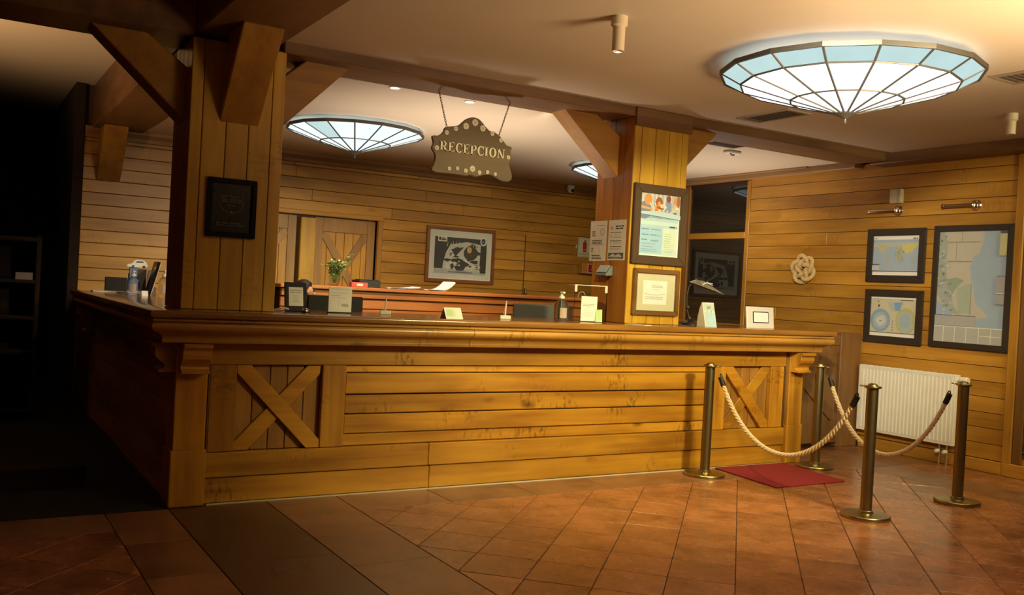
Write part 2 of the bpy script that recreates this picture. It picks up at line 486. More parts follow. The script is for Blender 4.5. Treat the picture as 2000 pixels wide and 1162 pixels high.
class Print:
    """flat print on a rectangle: (u,v) in metres from its lower left corner, thin coloured layers"""

    def __init__(s, org, U, V):
        s.o = Vector(org); s.U = Vector(U).normalized(); s.V = Vector(V).normalized()
        s.N = s.U.cross(s.V); s.b = B(); s.mats = []; s.k = 1

    def _m(s, c):
        m = c if not isinstance(c, tuple) else flat(c, 0.55)
        if m not in s.mats: s.mats.append(m)
        s.b.cur = s.mats.index(m)

    def poly(s, pts, c):
        s._m(c); h = 0.00022 * s.k; s.k += 1
        s.b.add([s.o + s.U * p[0] + s.V * p[1] + s.N * h for p in pts], [tuple(range(len(pts)))])
        return s

    def rect(s, u0, v0, u1, v1, c): return s.poly([(u0, v0), (u1, v0), (u1, v1), (u0, v1)], c)

    def oval(s, u, v, ru, rv_, c, n=20): return s.poly(ell(u, v, ru, rv_, n), c)

    def lines(s, u0, u1, vs, h, c=None, jag=0.25, rnd=random):
        """rows of small print too fine to read"""
        s._m(c or INK); hh = 0.00022 * s.k; s.k += 1
        for v in vs:
            e = u1 - (u1 - u0) * jag * rnd.random()
            a = u0
            while a < e:
                w = h * (1.5 + 4 * rnd.random())
                q = [(a, v), (min(e, a + w), v), (min(e, a + w), v + h), (a, v + h)]
                s.b.add([s.o + s.U * p[0] + s.V * p[1] + s.N * hh for p in q], [(0, 1, 2, 3)])
                a += w + h * 0.7
        return s

    def text(s, txt, u, v, size, c, sx=1.0):
        s._m(c); h = 0.00022 * s.k; s.k += 1
        vs, fs = text_shapes(txt, size)
        s.b.add([s.o + s.U * (u + p[0] * sx) + s.V * (v + p[1]) + s.N * h for p in vs], fs)
        return s

    def obj(s, name, parent): 
        me = s.b
        o = me.obj_raw(name, s.mats, parent) if hasattr(me, 'obj_raw') else None
        return o


def obj_raw(self, name, mats, parent):
    me = bpy.data.meshes.new(name); me.from_pydata(self.v, [], self.f)
    for m in mats: me.materials.append(m)
    for p, i in zip(me.polygons, self.mi): p.material_index = i
    o = bpy.data.objects.new(name, me); COL.objects.link(o)
    if parent is not None:
        o.parent = parent; o.matrix_parent_inverse = world(parent).inverted()
    return o


B.obj_raw = obj_raw


def clip(poly, x0, x1, y0, y1):
    def cut(p, f, ix):
        out = []
        for i in range(len(p)):
            a, b = p[i], p[(i + 1) % len(p)]
            fa, fb = f(a), f(b)
            if fa >= 0: out.append(a)
            if fa * fb < 0:
                k = fa / (fa - fb); out.append((a[0] + (b[0] - a[0]) * k, a[1] + (b[1] - a[1]) * k))
        return out
    for f in (lambda p: p[0] - x0, lambda p: x1 - p[0], lambda p: p[1] - y0, lambda p: y1 - p[1]):
        if len(poly) < 3: return []
        poly = cut(poly, f, 0)
    return poly


def area(p):
    return abs(sum(p[i][0] * p[(i + 1) % len(p)][1] - p[(i + 1) % len(p)][0] * p[i][1] for i in range(len(p)))) / 2


# ================================================================== FLOOR
floor = struct(B().box(-4, 9.2, -1.5, 14.4, -0.12, -0.004).obj('floor', GROUT))
G = 0.0022


def tile(pts, mat, h=0.0):
    if len(pts) < 3 or area(pts) < 0.0012: return
    B().prism(pts, 'Z', -0.012, 0.0 + h).obj('floor_tile', mat, floor, bevel=0.0025)


def rect_tiles(x0, x1, ys, mat):
    for a, b in zip(ys, ys[1:]): tile([(x0 + G, a + G), (x1 - G, a + G), (x1 - G, b - G), (x0 + G, b - G)], mat)


def diag(x0, x1, y0, y1, u_0, v_0, step):
    q = math.sqrt(0.5)
    for i in range(-40, 60):
        for j in range(-10, 80):
            ua, ub = u_0 + i * step + G, u_0 + (i + 1) * step - G
            va, vb = v_0 + j * step + G, v_0 + (j + 1) * step - G
            p = [((u + v) * q, (v - u) * q) for u, v in ((ua, va), (ub, va), (ub, vb), (ua, vb))]
            p = clip(p, x0 + G, x1 - G, y0 + G, y1 - G)
            if len(p) >= 3: tile(p, TILE, random.uniform(-0.0006, 0.0006))


diag(2.355, 7.35, 2.45, 5.675, 0.05, 5.06, 0.354)
diag(-0.6, 0.872, 4.2, 5.655, 0.05, 5.06 - 0.354 * 6, 0.354)
rect_tiles(0.872, 1.242, [3.55, 4.15, 4.72, 5.35, 6.07], TILE2)
rect_tiles(1.868, 2.355, [2.45, 2.85, 3.4, 3.98, 4.565, 5.15, 5.675], TILE2)
rect_tiles(1.242, 1.868, [2.45, 3.6, 4.8, 6.1], TILE3)
xs = [1.868, 2.355, 3.05, 3.75, 4.45, 5.15, 5.85, 6.6, 7.35, 7.9, 8.46]
for a, b in zip(xs, xs[1:]): tile([(a + G, 5.675 + G), (b - G, 5.675 + G), (b - G, 6.105 - G), (a + G, 6.105 - G)], TILE2)
xs = [-0.6, 0.1, 0.872]
for a, b in zip(xs, xs[1:]): tile([(a + G, 5.655 + G), (b - G, 5.655 + G), (b - G, 6.07), (a + G, 6.07)], TILE2)
rect_tiles(7.35, 7.9, [2.45, 3.1, 3.75, 4.4, 5.05, 5.675], TILE2)
rect_tiles(7.9, 8.46, [2.45, 3.1, 3.75, 4.4, 5.05, 5.675], TILE)
rect_tiles(6.98, 8.46, [6.105, 6.64], TILE2)
o = struct(B().box(-4, 9.2, -1.5, 2.44, -0.012, 0.0).obj('floor', TILE))
o = struct(B().box(1.3, 8.47, 6.66, 11.5, -0.012, 0.0).obj('floor', TILE3))
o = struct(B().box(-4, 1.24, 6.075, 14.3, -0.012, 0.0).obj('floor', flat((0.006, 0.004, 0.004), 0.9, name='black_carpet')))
o = struct(B().box(1.48, 6.76, 6.098, 6.118, -0.004, 0.006).obj('trim_1', flat((0.55, 0.47, 0.34), 0.4, name='pale_floor_edge')))

# ================================================================== CEILINGS
struct(B().box(1.5, 8.6, -1.5, 6.5, 3.1, 3.2).obj('ceiling', PLASTER))
struct(B().box(1.5, 8.6, 6.5, 11.7, 3.065, 3.16).obj('ceiling', PLASTER))
struct(B().box(-4, 1.5, 6.6, 14.4, 3.53, 3.6).obj('ceiling', PLASTER))
struct(B().box(-4, 1.5, -1.5, 6.6, 3.53, 3.6).obj('ceiling', PLASTER))

# ================================================================== WALLS
P0, PITCH = 2.904, 0.1464
g = 0.0025
# ---- right wall
wr = struct(B().box(8.487, 8.6, 5.0, 8.46, 0, 3.1).box(8.487, 8.6, 9.56, 11.6, 0, 3.1).box(8.487, 8.6, 8.46, 9.56, 0, 1.15).obj('wall_right', GAP))
rows = [P0 + PITCH - i * PITCH for i in range(0, 20)]
for i, zt in enumerate(rows):
    z1, z0 = min(zt, 3.06) - g, max(zt - PITCH, 0.12) + g
    if z1 - z0 < 0.02: continue
    ys = [5.03, 8.405]
    if i % 2: ys = [5.03, random.choice([5.6, 6.1, 7.2, 7.9]), 8.405]
    for a, b in zip(ys, ys[1:]):
        box('plank', 8.47, 8.489, a + 0.001, b - 0.001, z0, z1, wallY, wr, 0.003)
    box('plank', 8.47, 8.489, 9.62, 11.495, z0, z1, wallY, wr, 0.004)
bb = struct(box('baseboard_right', 8.452, 8.489, 5.02, 6.62, 0.0, 0.118, wallY, None, 0.006))
bb2 = struct(box('baseboard_right', 8.448, 8.489, 4.2, 5.0, 0.0, 0.125, wallY, None, 0.006))
struct(box('trim_2', 8.45, 8.495, 4.935, 5.022, 0.0, 3.0, wallZ, None, 0.006))
# dark doorway glass at the very right edge
w2 = struct(box('window_2', 8.48, 8.52, 3.6, 4.935, 0.125, 3.0, wallZ, None, 0.004))
box('frame_stile', 8.462, 8.5, 4.84, 4.93, 0.126, 2.99, gateZ, w2, 0.006)
box('pane', 8.47, 8.482, 3.7, 4.84, 0.2, 2.9, NIGHT, w2, 0)
# ---- window in the right wall
w1 = struct(B().box(8.46, 8.53, 8.405, 8.468, 1.15, 2.995).obj('window_1', wallZ, None, 0.005))
box('frame_stile', 8.455, 8.53, 9.5, 9.61, 1.15, 2.995, wood('window_stile', (0.26, 0.10, 0.02), (0.4, 0.18, 0.035), 'Z', vary=0.02), w1, 0.006)
box('frame_bar', 8.455, 8.53, 8.468, 9.5, 2.277, 2.355, wallY, w1, 0.006)
box('frame_head', 8.46, 8.53, 8.468, 9.5, 2.95, 2.995, darkY, w1, 0.004)
box('window_sill', 8.43, 8.53, 8.40, 9.61, 1.165, 1.2, wallY, w1, 0.006)
box('pane', 8.485, 8.492, 8.468, 9.5, 2.355, 2.95, NIGHT, w1, 0)
box('pane', 8.485, 8.492, 8.468, 9.5, 1.2, 2.277, NIGHT, w1, 0)
# ---- back wall: planks around the door opening
BY = 11.5
wbk = struct(B().box(1.24, 2.72, BY + 0.018, BY + 0.14, 0, 3.07).box(4.83, 8.6, BY + 0.018, BY + 0.14, 0, 3.07)
             .box(1.24, 1.6, BY + 0.018, BY + 0.14, 3.07, 3.53).box(2.72, 4.83, BY + 0.018, BY + 0.14, 2.3, 3.07).obj('wall_back', GAP))
rows = [2.163 + PITCH * 6 - i * 0.1425 for i in range(0, 22)]
for i, zt in enumerate(rows):
    z1, z0 = min(zt, 2.945) - g, max(zt - 0.1425, 0.0) + g
    if z1 - z0 < 0.02: continue
    segs = [(1.25, 8.47)] if z0 > 2.31 else [(1.25, 2.66), (4.89, 8.47)]
    for a, b in segs:
        cuts = [a, b]
        if b - a > 5: cuts = [a, random.uniform(2.5, 4.0), random.uniform(4.8, 6.6), b]
        elif b - a > 3: cuts = [a, (7.145 if 1.4 < z0 < 2.25 else random.uniform(5.6, 7.6)), b]
        for c, d in zip(cuts, cuts[1:]):
            box('plank', c + 0.001, d - 0.001, BY, BY + 0.02, z0, z1, wallX, wbk, 0.004)
struct(B().prism([(BY + 0.02, 2.945), (BY - 0.012, 2.945), (BY - 0.02, 2.985), (BY - 0.05, 3.03), (BY - 0.055, 3.066), (BY + 0.02, 3.066)], 'X', 1.25, 8.47)
       .obj('trim_3', wood('cornice_x', (0.2, 0.095, 0.03), (0.3, 0.15, 0.05), 'X', vary=0.02), None))
# doors with cross braces in the opening
struct(box('trim_4', 2.66, 4.9, BY - 0.03, BY + 0.14, 2.29, 2.35, wallX, None, 0.008))
struct(box('trim_5', 4.83, 4.9, BY - 0.03, BY + 0.14, 0, 2.29, wallZ, None, 0.008))
struct(box('trim_6', 2.66, 2.73, BY - 0.03, BY + 0.14, 0, 2.29, wallZ, None, 0.008))
struct(box('trim_7', 3.79, 3.99, BY - 0.01, BY + 0.14, 0, 2.26, colZ, None, 0.008))


def bar2(p, q, w, y0, y1):
    d = Vector((q[0] - p[0], q[1] - p[1])).normalized(); n = Vector((-d.y, d.x)) * w / 2
    return [(p[0] + n.x, p[1] + n.y), (q[0] + n.x, q[1] + n.y), (q[0] - n.x, q[1] - n.y), (p[0] - n.x, p[1] - n.y)]


def cross_door(name, x0, x1, y):
    d = struct(box(name, x0, x1, y + 0.035, y + 0.06, 0.01, 2.28, GAP, None, 0))
    n = 6
    for i in range(n):
        a = x0 + 0.06 + (x1 - x0 - 0.12) * i / n; b = x0 + 0.06 + (x1 - x0 - 0.12) * (i + 1) / n
        box('panel_board', a + 0.002, b - 0.002, y + 0.02, y + 0.036, 0.02, 2.27, wallZ, d, 0.004)
    st = wood('door_rail', (0.22, 0.105, 0.03), (0.36, 0.18, 0.05), 'Z', vary=0.05)
    box('stile', x0, x0 + 0.11, y, y + 0.03, 0.01, 2.28, st, d, 0.004)
    box('stile', x1 - 0.11, x1, y, y + 0.03, 0.01, 2.28, st, d, 0.004)
    for a, b in ((2.1, 2.28), (1.02, 1.16), (0.01, 0.2)): box('rail', x0 + 0.11, x1 - 0.11, y + 0.001, y + 0.03, a, b, st, d, 0.004)
    for za, zb in ((1.16, 2.1), (0.2, 1.02)):
        B().prism(bar2((x0 + 0.13, zb - 0.02), (x1 - 0.13, za + 0.02), 0.1, 0, 0), 'Y', y + 0.002, y + 0.021).obj('cross_brace', st, d, 0.003)
        B().prism(bar2((x0 + 0.13, za + 0.02), (x1 - 0.13, zb - 0.02), 0.1, 0, 0), 'Y', y + 0.005, y + 0.021).obj('cross_brace', st, d, 0.003)
    return d


cross_door('door_1', 3.995, 4.825, BY + 0.06)
cross_door('door_2', 2.735, 3.755, BY + 0.06)
# flush plank door beside the picture: thin edge strips, latch, hinge
d3 = struct(box('door_3', 7.135, 7.146, BY - 0.004, BY + 0.004, 0.02, 2.28, GAP, None, 0))
box('edge_strip', 7.15, 8.04, BY - 0.006, BY + 0.002, 2.255, 2.275, wallX, d3, 0.002)
box('edge_strip', 8.03, 8.045, BY - 0.006, BY + 0.002, 0.02, 2.255, wallZ, d3, 0.002)
B().box(7.13, 7.2, BY - 0.02, BY, 1.42, 1.5).cyl((7.165, BY - 0.035, 1.44), 0.012, 0.07, 10).obj('latch', BRASSD, d3, 0.003)
box('hinge', 8.03, 8.05, BY - 0.014, BY, 2.15, 2.2, WHITE, d3, 0.003)
# ---- dark passage on the left
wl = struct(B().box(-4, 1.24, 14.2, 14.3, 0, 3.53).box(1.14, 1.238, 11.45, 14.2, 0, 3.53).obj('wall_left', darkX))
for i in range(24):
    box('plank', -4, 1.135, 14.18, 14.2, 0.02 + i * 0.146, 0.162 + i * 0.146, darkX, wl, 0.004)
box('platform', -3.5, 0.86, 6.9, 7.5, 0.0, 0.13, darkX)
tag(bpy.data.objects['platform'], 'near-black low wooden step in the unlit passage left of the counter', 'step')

struct(B().box(-1.2, -1.1, -1.5, 5.9, 0, 3.53).obj('wall_left', wallY))  # out of view, added to keep light off the dark left side
struct(B().box(-2.6, -2.5, 5.9, 14.3, 0, 3.53).obj('wall_left', darkX))  # unseen wall, added to close the passage against ambient light

# ================================================================== BEAMS AND COLUMNS
ob = box('ceiling_beam', 1.9, 8.24, 6.3, 6.76, 3.02, 3.14, beamX, None, 0.008)
tag(ob, 'long brown timber beam on the ceiling running over the counter between both columns', 'beam')
ob = box('ceiling_beam', 1.32, 1.86, -1.4, 11.51, 3.05, 3.53, beamY, None, 0.01)
tag(ob, 'dark thick timber beam running front to back over the left column', 'beam')
ob = box('ceiling_beam', -4, 1.32, 6.3, 6.8, 3.03, 3.53, beamY, None, 0.01)
tag(ob, 'dark thick beam leading left from the left column into the passage', 'beam')
ob = box('ceiling_beam', 8.235, 8.60, -1.4, 6.5, 2.995, 3.12, beamY, None, 0.008)
tag(ob, 'dark brown beam along the top of the right wall above the map pictures', 'beam')
ob = B().box(8.33, 8.5, 6.76, 11.44, 2.997, 3.066).box(8.3, 8.5, 7.4, 9.4, 3.045, 3.066).obj('cornice_board', wood('cornice_y', (0.22, 0.12, 0.05), (0.34, 0.19, 0.08), 'Y', vary=0.02), None, 0.004)
tag(ob, 'pale wooden cornice board above the dark window', 'cornice')


def brace_part(parent, kind, base, sgn, a0, a1, m_side, z0=2.5, z1=3.03, off=0.52, name='brace'):
    """diagonal knee brace from a column face to the beam; profile in the XZ or YZ plane"""
    pts = [(base, z0), (base + sgn * off, z1), (base + sgn * (off - 0.33), z1), (base, z0 + 0.36)]
    return B().prism(pts, 'Y' if kind == 'x' else 'X', a0, a1).obj(name, m_side, parent, 0.008)


def column(x0, x1, label, fmat, smat):
    t = thing('timber_column', label, 'column', ((x0 + x1) / 2, 6.555, 1.25))
    box('core', x0 + 0.012, x1 - 0.012, 6.312, 6.8, 1.252, 3.03, GAP, t, 0)
    w = x1 - x0
    cut = [0, 0.08, 0.235, 0.385, 0.535, w]
    for a, b in zip(cut, cut[1:]):
        box('plank', x0 + a + 0.002, x0 + b - 0.002, 6.3, 6.316, 1.252, 3.02, fmat, t, 0.004)
        box('plank', x0 + a + 0.002, x0 + b - 0.002, 6.796, 6.812, 1.252, 3.02, fmat, t, 0.004)
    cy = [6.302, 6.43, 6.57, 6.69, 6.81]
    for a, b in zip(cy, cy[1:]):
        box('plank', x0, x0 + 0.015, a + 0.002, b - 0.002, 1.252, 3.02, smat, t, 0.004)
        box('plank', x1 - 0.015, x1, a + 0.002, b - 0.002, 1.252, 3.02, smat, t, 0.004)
    return t


cl = column(1.30, 1.92, 'panelled timber column with the black plaque standing on the counter corner', colZ, shadeRedZ)
brace_part(cl, 'x', 1.915, 1, 6.44, 6.67, braceX)
brace_part(cl, 'x', 1.305, -1, 6.44, 6.67, braceR, 2.48, 3.03, 0.6)
brace_part(cl, 'y', 6.305, -1, 1.49, 1.75, braceR, 2.49, 3.05, 0.5)
cr = column(4.95, 5.555, 'bright yellow panelled timber column carrying the framed poster', colZ, shadeRedZ)
brace_part(cr, 'x', 4.955, -1, 6.505, 6.725, braceX, 2.51, 3.03, 0.6)
brace_part(cr, 'x', 5.55, 1, 6.43, 6.66, braceX, 2.57, 3.03, 0.47)
box('cap_board', 4.945, 5.575, 6.275, 6.305, 2.94, 3.095, beamX, cr, 0.005)
# knee brace on the far wall under the dark beam
ob = B().prism([(11.49, 2.46), (11.0, 3.045), (11.3, 3.045), (11.49, 2.82)], 'X', 1.39, 1.64).obj('wall_brace', braceR, None, 0.008)
tag(ob, 'short reddish knee brace under the dark beam at the far wall', 'brace')

# ================================================================== RECEPTION COUNTER
ctr = thing('reception_counter', 'long pine plank reception counter with crossed end panels', 'counter', (4.1, 6.4, 0))
box('carcass', 1.47, 6.78, 6.175, 6.72, 0.004, 1.05, GAP, ctr, 0)
FY = 6.13
box('top_rail', 1.465, 6.755, FY - 0.012, 6.17, 0.905, 1.052, pineX, ctr, 0.004)
box('base_board', 1.465, 3.08, FY + 0.0, 6.17, 0.004, 0.168, pineX, ctr, 0.004)
box('base_board', 3.083, 6.755, FY + 0.0, 6.17, 0.004, 0.168, pineX, ctr, 0.004)
box('bottom_rail', 1.465, 3.06, FY - 0.016, 6.17, 0.172, 0.333, pineX, ctr, 0.005)
box('bottom_rail', 3.062, 6.755, FY - 0.016, 6.17, 0.172, 0.333, pineX, ctr, 0.005)
for a, b, dy in ((0.337, 0.418, 0.012), (0.424, 0.556, 0.0), (0.564, 0.692, 0.0), (0.702, 0.846, 0.0), (0.852, 0.903, 0.012)):
    box('plank', 2.398, 5.8, FY + dy, 6.17, a, b, pineX, ctr, 0.006)


def cross_panel(x0, x1):
    """stiles, upright boards and an X of boards; x0..x1 is the recess"""
    box('stile', x0 - 0.172, x0, FY - 0.012, 6.17, 0.336, 0.903, pineZ, ctr, 0.005)
    box('stile', x1, x1 + 0.172, FY - 0.012, 6.17, 0.336, 0.903, pineZ, ctr, 0.005)
    for i in range(5):
        w = (x1 - x0) / 5
        box('panel_board', x0 + i * w + 0.002, x0 + (i + 1) * w - 0.002, FY + 0.032, 6.17, 0.336, 0.903, gatepine, ctr, 0.004)
    w = 0.105
    for (a, b), y in (((( x0 + 0.02, 0.335), (x1 - 0.02, 0.905)), FY + 0.012), (((x0 + 0.02, 0.905), (x1 - 0.02, 0.335)), FY - 0.006)):
        p = clip(bar2((a[0] - (b[0] - a[0]) * 0.1, a[1] - (b[1] - a[1]) * 0.1), (b[0] + (b[0] - a[0]) * 0.1, b[1] + (b[1] - a[1]) * 0.1), w, 0, 0), x0 + 0.001, x1 - 0.001, 0.337, 0.902)
        B().prism(p, 'Y', y, FY + 0.033).obj('cross_brace', pineX, ctr, 0.004)


gatepine = wood('panel_pine_z', (0.19, 0.08, 0.014), (0.33, 0.155, 0.03), 'Z', vary=0.15)
cross_panel(1.642, 2.225)
cross_panel(5.985, 6.55)
for a, b in ((1.46, 1.468), (6.74, 6.752)):
    box('groove_strip', a, b, FY - 0.02, 6.17, 0.34, 1.05, gateZ, ctr, 0.002)


def corbel_pts(s):
    """profile (out, z) of a scroll bracket"""
    p = [(0, 1.045), (0.15, 1.045), (0.15, 1.02), (0.132, 1.018)]
    p += [(0.128, 1.0), (0.13, 0.975), (0.12, 0.95), (0.098, 0.93), (0.075, 0.915), (0.066, 0.9), (0.072, 0.885), (0.088, 0.876)]
    p += [(0.10, 0.874), (0.10, 0.856), (0, 0.856)]
    return p


def post(xa, xb, side):
    t = B().box(xa + 0.012, xb - 0.012, 6.092, 6.30, 0.36, 1.05).box(xa, xb, 6.083, 6.30, 0.002, 0.362).obj('corner_post', pineZ, ctr, 0.005)
    xm = (xa + xb) / 2
    B().prism([(6.095 - o_, z) for o_, z in corbel_pts(1)], 'X', xm - 0.088, xm + 0.088).obj('corbel', pineX, t, 0.003)
    if side:
        B().prism([(xa + 0.012 + s_ * o_, z) for o_, z in corbel_pts(1) for s_ in (-1,)], 'Y', 6.11, 6.28).obj('corbel', pineY, t, 0.003)
    else:
        B().prism([(xb - 0.012 + o_, z) for o_, z in corbel_pts(1)], 'Y', 6.11, 6.28).obj('corbel', pineX, t, 0.003)


post(1.24, 1.462, True)
post(6.755, 6.965, False)
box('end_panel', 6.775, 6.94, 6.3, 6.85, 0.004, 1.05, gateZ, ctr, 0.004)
# left return of the counter
ret = thing('counter_return', 'dark side run of the reception counter leading back along the passage', 'counter', (1.5, 8.3, 0))
box('carcass', 1.28, 1.80, 6.74, 10.1, 0.004, 1.05, GAP, ret, 0)
for a, b in ((0.004, 0.168), (0.172, 0.333), (0.337, 0.478), (0.482, 0.622), (0.626, 0.766), (0.77, 0.9), (0.905, 1.05)):
    box('plank', 1.262, 1.285, 6.31, 9.86, a, b, pineY, ret, 0.004)
t = box('end_post', 1.245, 1.45, 9.87, 10.1, 0.002, 1.05, pineY, ret, 0.005)
B().prism([(1.25 - o_, z) for o_, z in corbel_pts(1)], 'Y', 9.9, 10.07).obj('corbel', pineY, t, 0.003)

box('end_panel', 1.262, 1.8, 10.105, 11.48, 0.004, 1.19, gateZ, ret, 0.004)

# ---- counter top: slab + fillet + ovolo moulding swept round the edge with mitred corners
top = thing('worktop', 'glossy brown counter top with rounded pine edge moulding', 'worktop', (4.1, 6.4, 1.05))
XL, YF, XR = 1.24, 6.085, 6.965


def swept(prof, path_n, mat, name, xa=None, xb=None, parent=top, bev=0.0):
    """prof: closed (out, z) ring; path_n: 'front', 'left' or 'right' run with mitred ends"""
    rows = []
    if path_n == 'front':
        for k, e in ((0, xa), (1, xb)):
            if k == 0: rows.append([((XL - d) if e is None else e, YF - d, z) for d, z in prof])
            else: rows.append([((XR + d) if e is None else e, YF - d, z) for d, z in prof])
    elif path_n == 'left':
        rows.append([(XL - d, 10.2, z) for d, z in prof]); rows.append([(XL - d, YF - d, z) for d, z in prof])
    else:
        rows.append([(XR + d, YF - d, z) for d, z in prof]); rows.append([(XR + d, 6.62, z) for d, z in prof])
    return B().ring(rows, len(prof)).obj(name, mat, parent, bev, smooth=True)


ovolo = [(0.0, 1.052), (0.098, 1.052), (0.102, 1.058), (0.102, 1.072), (0.10, 1.08), (0.108, 1.098), (0.124, 1.112), (0.148, 1.12), (0.166, 1.130), (0.176, 1.145), (0.178, 1.16), (0.172, 1.174), (0.16, 1.181), (0.0, 1.181)]
fillet = [(0.0, 1.184), (0.168, 1.184), (0.172, 1.188), (0.172, 1.2), (0.166, 1.204), (0.0, 1.204)]
sl = [(0.0, 1.207), (0.178, 1.207), (0.188, 1.213), (0.19, 1.22), (0.19, 1.238), (0.186, 1.246), (0.178, 1.25), (0.0, 1.25)]
moulX = wood('moulding_pine', (0.30, 0.135, 0.02), (0.50, 0.25, 0.045), 'X', knots=0.7, vary=0.1, rough=0.3)
swept(ovolo, 'front', moulX, 'edge_moulding', None, 3.278)
swept(ovolo, 'front', moulX, 'edge_moulding', 3.282, None)
swept(ovolo, 'left', pineY, 'edge_moulding')
swept(ovolo, 'right', moulX, 'edge_moulding')
swept(fillet, 'front', moulX, 'fillet', None, 3.24)
swept(fillet, 'front', moulX, 'fillet', 3.243, None)
swept(fillet, 'left', pineY, 'fillet'); swept(fillet, 'right', moulX, 'fillet')
swept(sl, 'front', topX, 'nosing'); swept(sl, 'left', topY, 'nosing'); swept(sl, 'right', topX, 'nosing')
B().box(XL, XR, YF, 6.86, 1.207, 1.25).obj('slab', topX, top, 0)
B().box(XL, 1.86, 6.86, 10.2, 1.207, 1.25).obj('slab', topY, top, 0)

# ---- swing gate between counter and right wall
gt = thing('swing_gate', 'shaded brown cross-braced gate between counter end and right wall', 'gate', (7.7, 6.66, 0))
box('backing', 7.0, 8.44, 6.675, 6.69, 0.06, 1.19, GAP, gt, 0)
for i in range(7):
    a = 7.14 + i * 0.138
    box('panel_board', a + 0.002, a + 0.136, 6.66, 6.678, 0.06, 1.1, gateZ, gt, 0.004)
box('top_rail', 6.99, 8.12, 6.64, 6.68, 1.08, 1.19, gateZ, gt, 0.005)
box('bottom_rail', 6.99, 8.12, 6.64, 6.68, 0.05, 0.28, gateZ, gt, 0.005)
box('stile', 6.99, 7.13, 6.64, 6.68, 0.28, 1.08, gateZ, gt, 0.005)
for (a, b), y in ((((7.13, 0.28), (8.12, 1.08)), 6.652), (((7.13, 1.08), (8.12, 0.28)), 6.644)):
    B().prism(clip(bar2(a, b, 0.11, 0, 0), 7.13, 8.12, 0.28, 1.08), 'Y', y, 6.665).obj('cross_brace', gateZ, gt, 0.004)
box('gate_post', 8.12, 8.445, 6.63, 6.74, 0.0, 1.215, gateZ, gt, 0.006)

# ================================================================== STAINED GLASS CEILING LAMPS
def glass_lamp(name, label, loc, R, rings, z_top, nside=16, rot=0.12, edge_aqua=True):
    """shallow many-sided cone of lit panes in lead strips; rings: list of (radius, z)"""
    t = thing(name, label, 'ceiling lamp', loc, 0, 'stained glass ceiling lamps')
    nr = len(rings)

    def pt(r, z, i): a = rot + 2 * PI * i / nside; return Vector((r * math.cos(a), r * math.sin(a), z))
    for k in range(nr - 1):
        (ra, za), (rb, zb) = rings[k], rings[k + 1]
        mats = {}
        for i in range(nside):
            q = [pt(ra, za, i), pt(ra, za, i + 1), pt(rb, zb, i + 1), pt(rb, zb, i)]
            n = (q[1] - q[0]).cross(q[3] - q[0]).normalized()
            c = sum(q, Vector()) / 4
            q = [c + (p - c) * 0.975 for p in q]
            b = B().add([p for p in q] + [p - n * 0.005 for p in q], [(0, 1, 2, 3), (7, 6, 5, 4), (0, 4, 5, 1), (1, 5, 6, 2), (2, 6, 7, 3), (3, 7, 4, 0)])
            aqua = (k == 0 and edge_aqua) or (not edge_aqua and (i * 7 + k) % 9 == 0)
            b.obj('glass_pane', PANE_C if aqua else (PANE_W if edge_aqua else PANE_B), t, 0, local=True)
    fr = B()
    for i in range(nside):
        fr.tube([pt(r, z - 0.004, i) for r, z in rings], 0.0085, 6)
    for k, (r, z) in enumerate(rings[1:-1]):
        for i in range(nside): fr.tube([pt(r, z - 0.004, i), pt(r, z - 0.004, i + 1)], 0.0085, 6)
    fr.obj('lead_strips', LEAD, t, 0, smooth=True, local=True)
    rm = B()
    r, z = rings[0]
    for i in range(nside):
        a0, a1, b0, b1 = pt(r - 0.004, z - 0.014, i), pt(r - 0.004, z - 0.014, i + 1), pt(r + 0.012, z - 0.014, i), pt(r + 0.012, z - 0.014, i + 1)
        up = Vector((0, 0, 0.03))
        rm.add([a0, a1, b1, b0, a0 + up, a1 + up, b1 + up, b0 + up], [(3, 2, 1, 0), (4, 5, 6, 7), (0, 1, 5, 4), (2, 3, 7, 6)])
    rm.obj('rim', LEAD, t, 0, local=True)
    # hangers between rim and ceiling
    for i in range(0, nside, 4):
        p = pt(r * 0.55, z, i)
        B().cyl((p.x, p.y, z - 0.02), 0.008, z_top - z + 0.02, 8).obj('hanger', LEAD, t, 0, local=True)
    r, z = rings[-1]
    B().lathe([(r + 0.03, z + 0.008), (r + 0.035, z - 0.004), (r * 0.9, z - 0.022), (r * 0.3, z - 0.034), (0.006, z - 0.037), (0.006, z - 0.052), (0.011, z - 0.058), (0.006, z - 0.066), (0.0005, z - 0.067)], n=20).obj('finial', LEAD, t, 0, smooth=True, local=True)
    return t


glass_lamp('glass_ceiling_lamp', 'large sixteen-sided stained glass lamp above the rope barrier', (5.03, 4.18, 3.1), 0.82,
           [(0.82, -0.08), (0.69, -0.15), (0.36, -0.245), (0.04, -0.33)], 0.0)
l2 = glass_lamp('glass_ceiling_lamp', 'stained glass lamp behind the counter left of the hanging sign', (3.53, 9.1, 3.065), 0.69,
                [(0.69, -0.05), (0.36, -0.16), (0.035, -0.25)], 0.0, 16, 0.0, False)
dup(l2, (7.12, 9.15, 3.065), 0.1, 'stained glass lamp half hidden behind the yellow column', 'stained glass ceiling lamps')

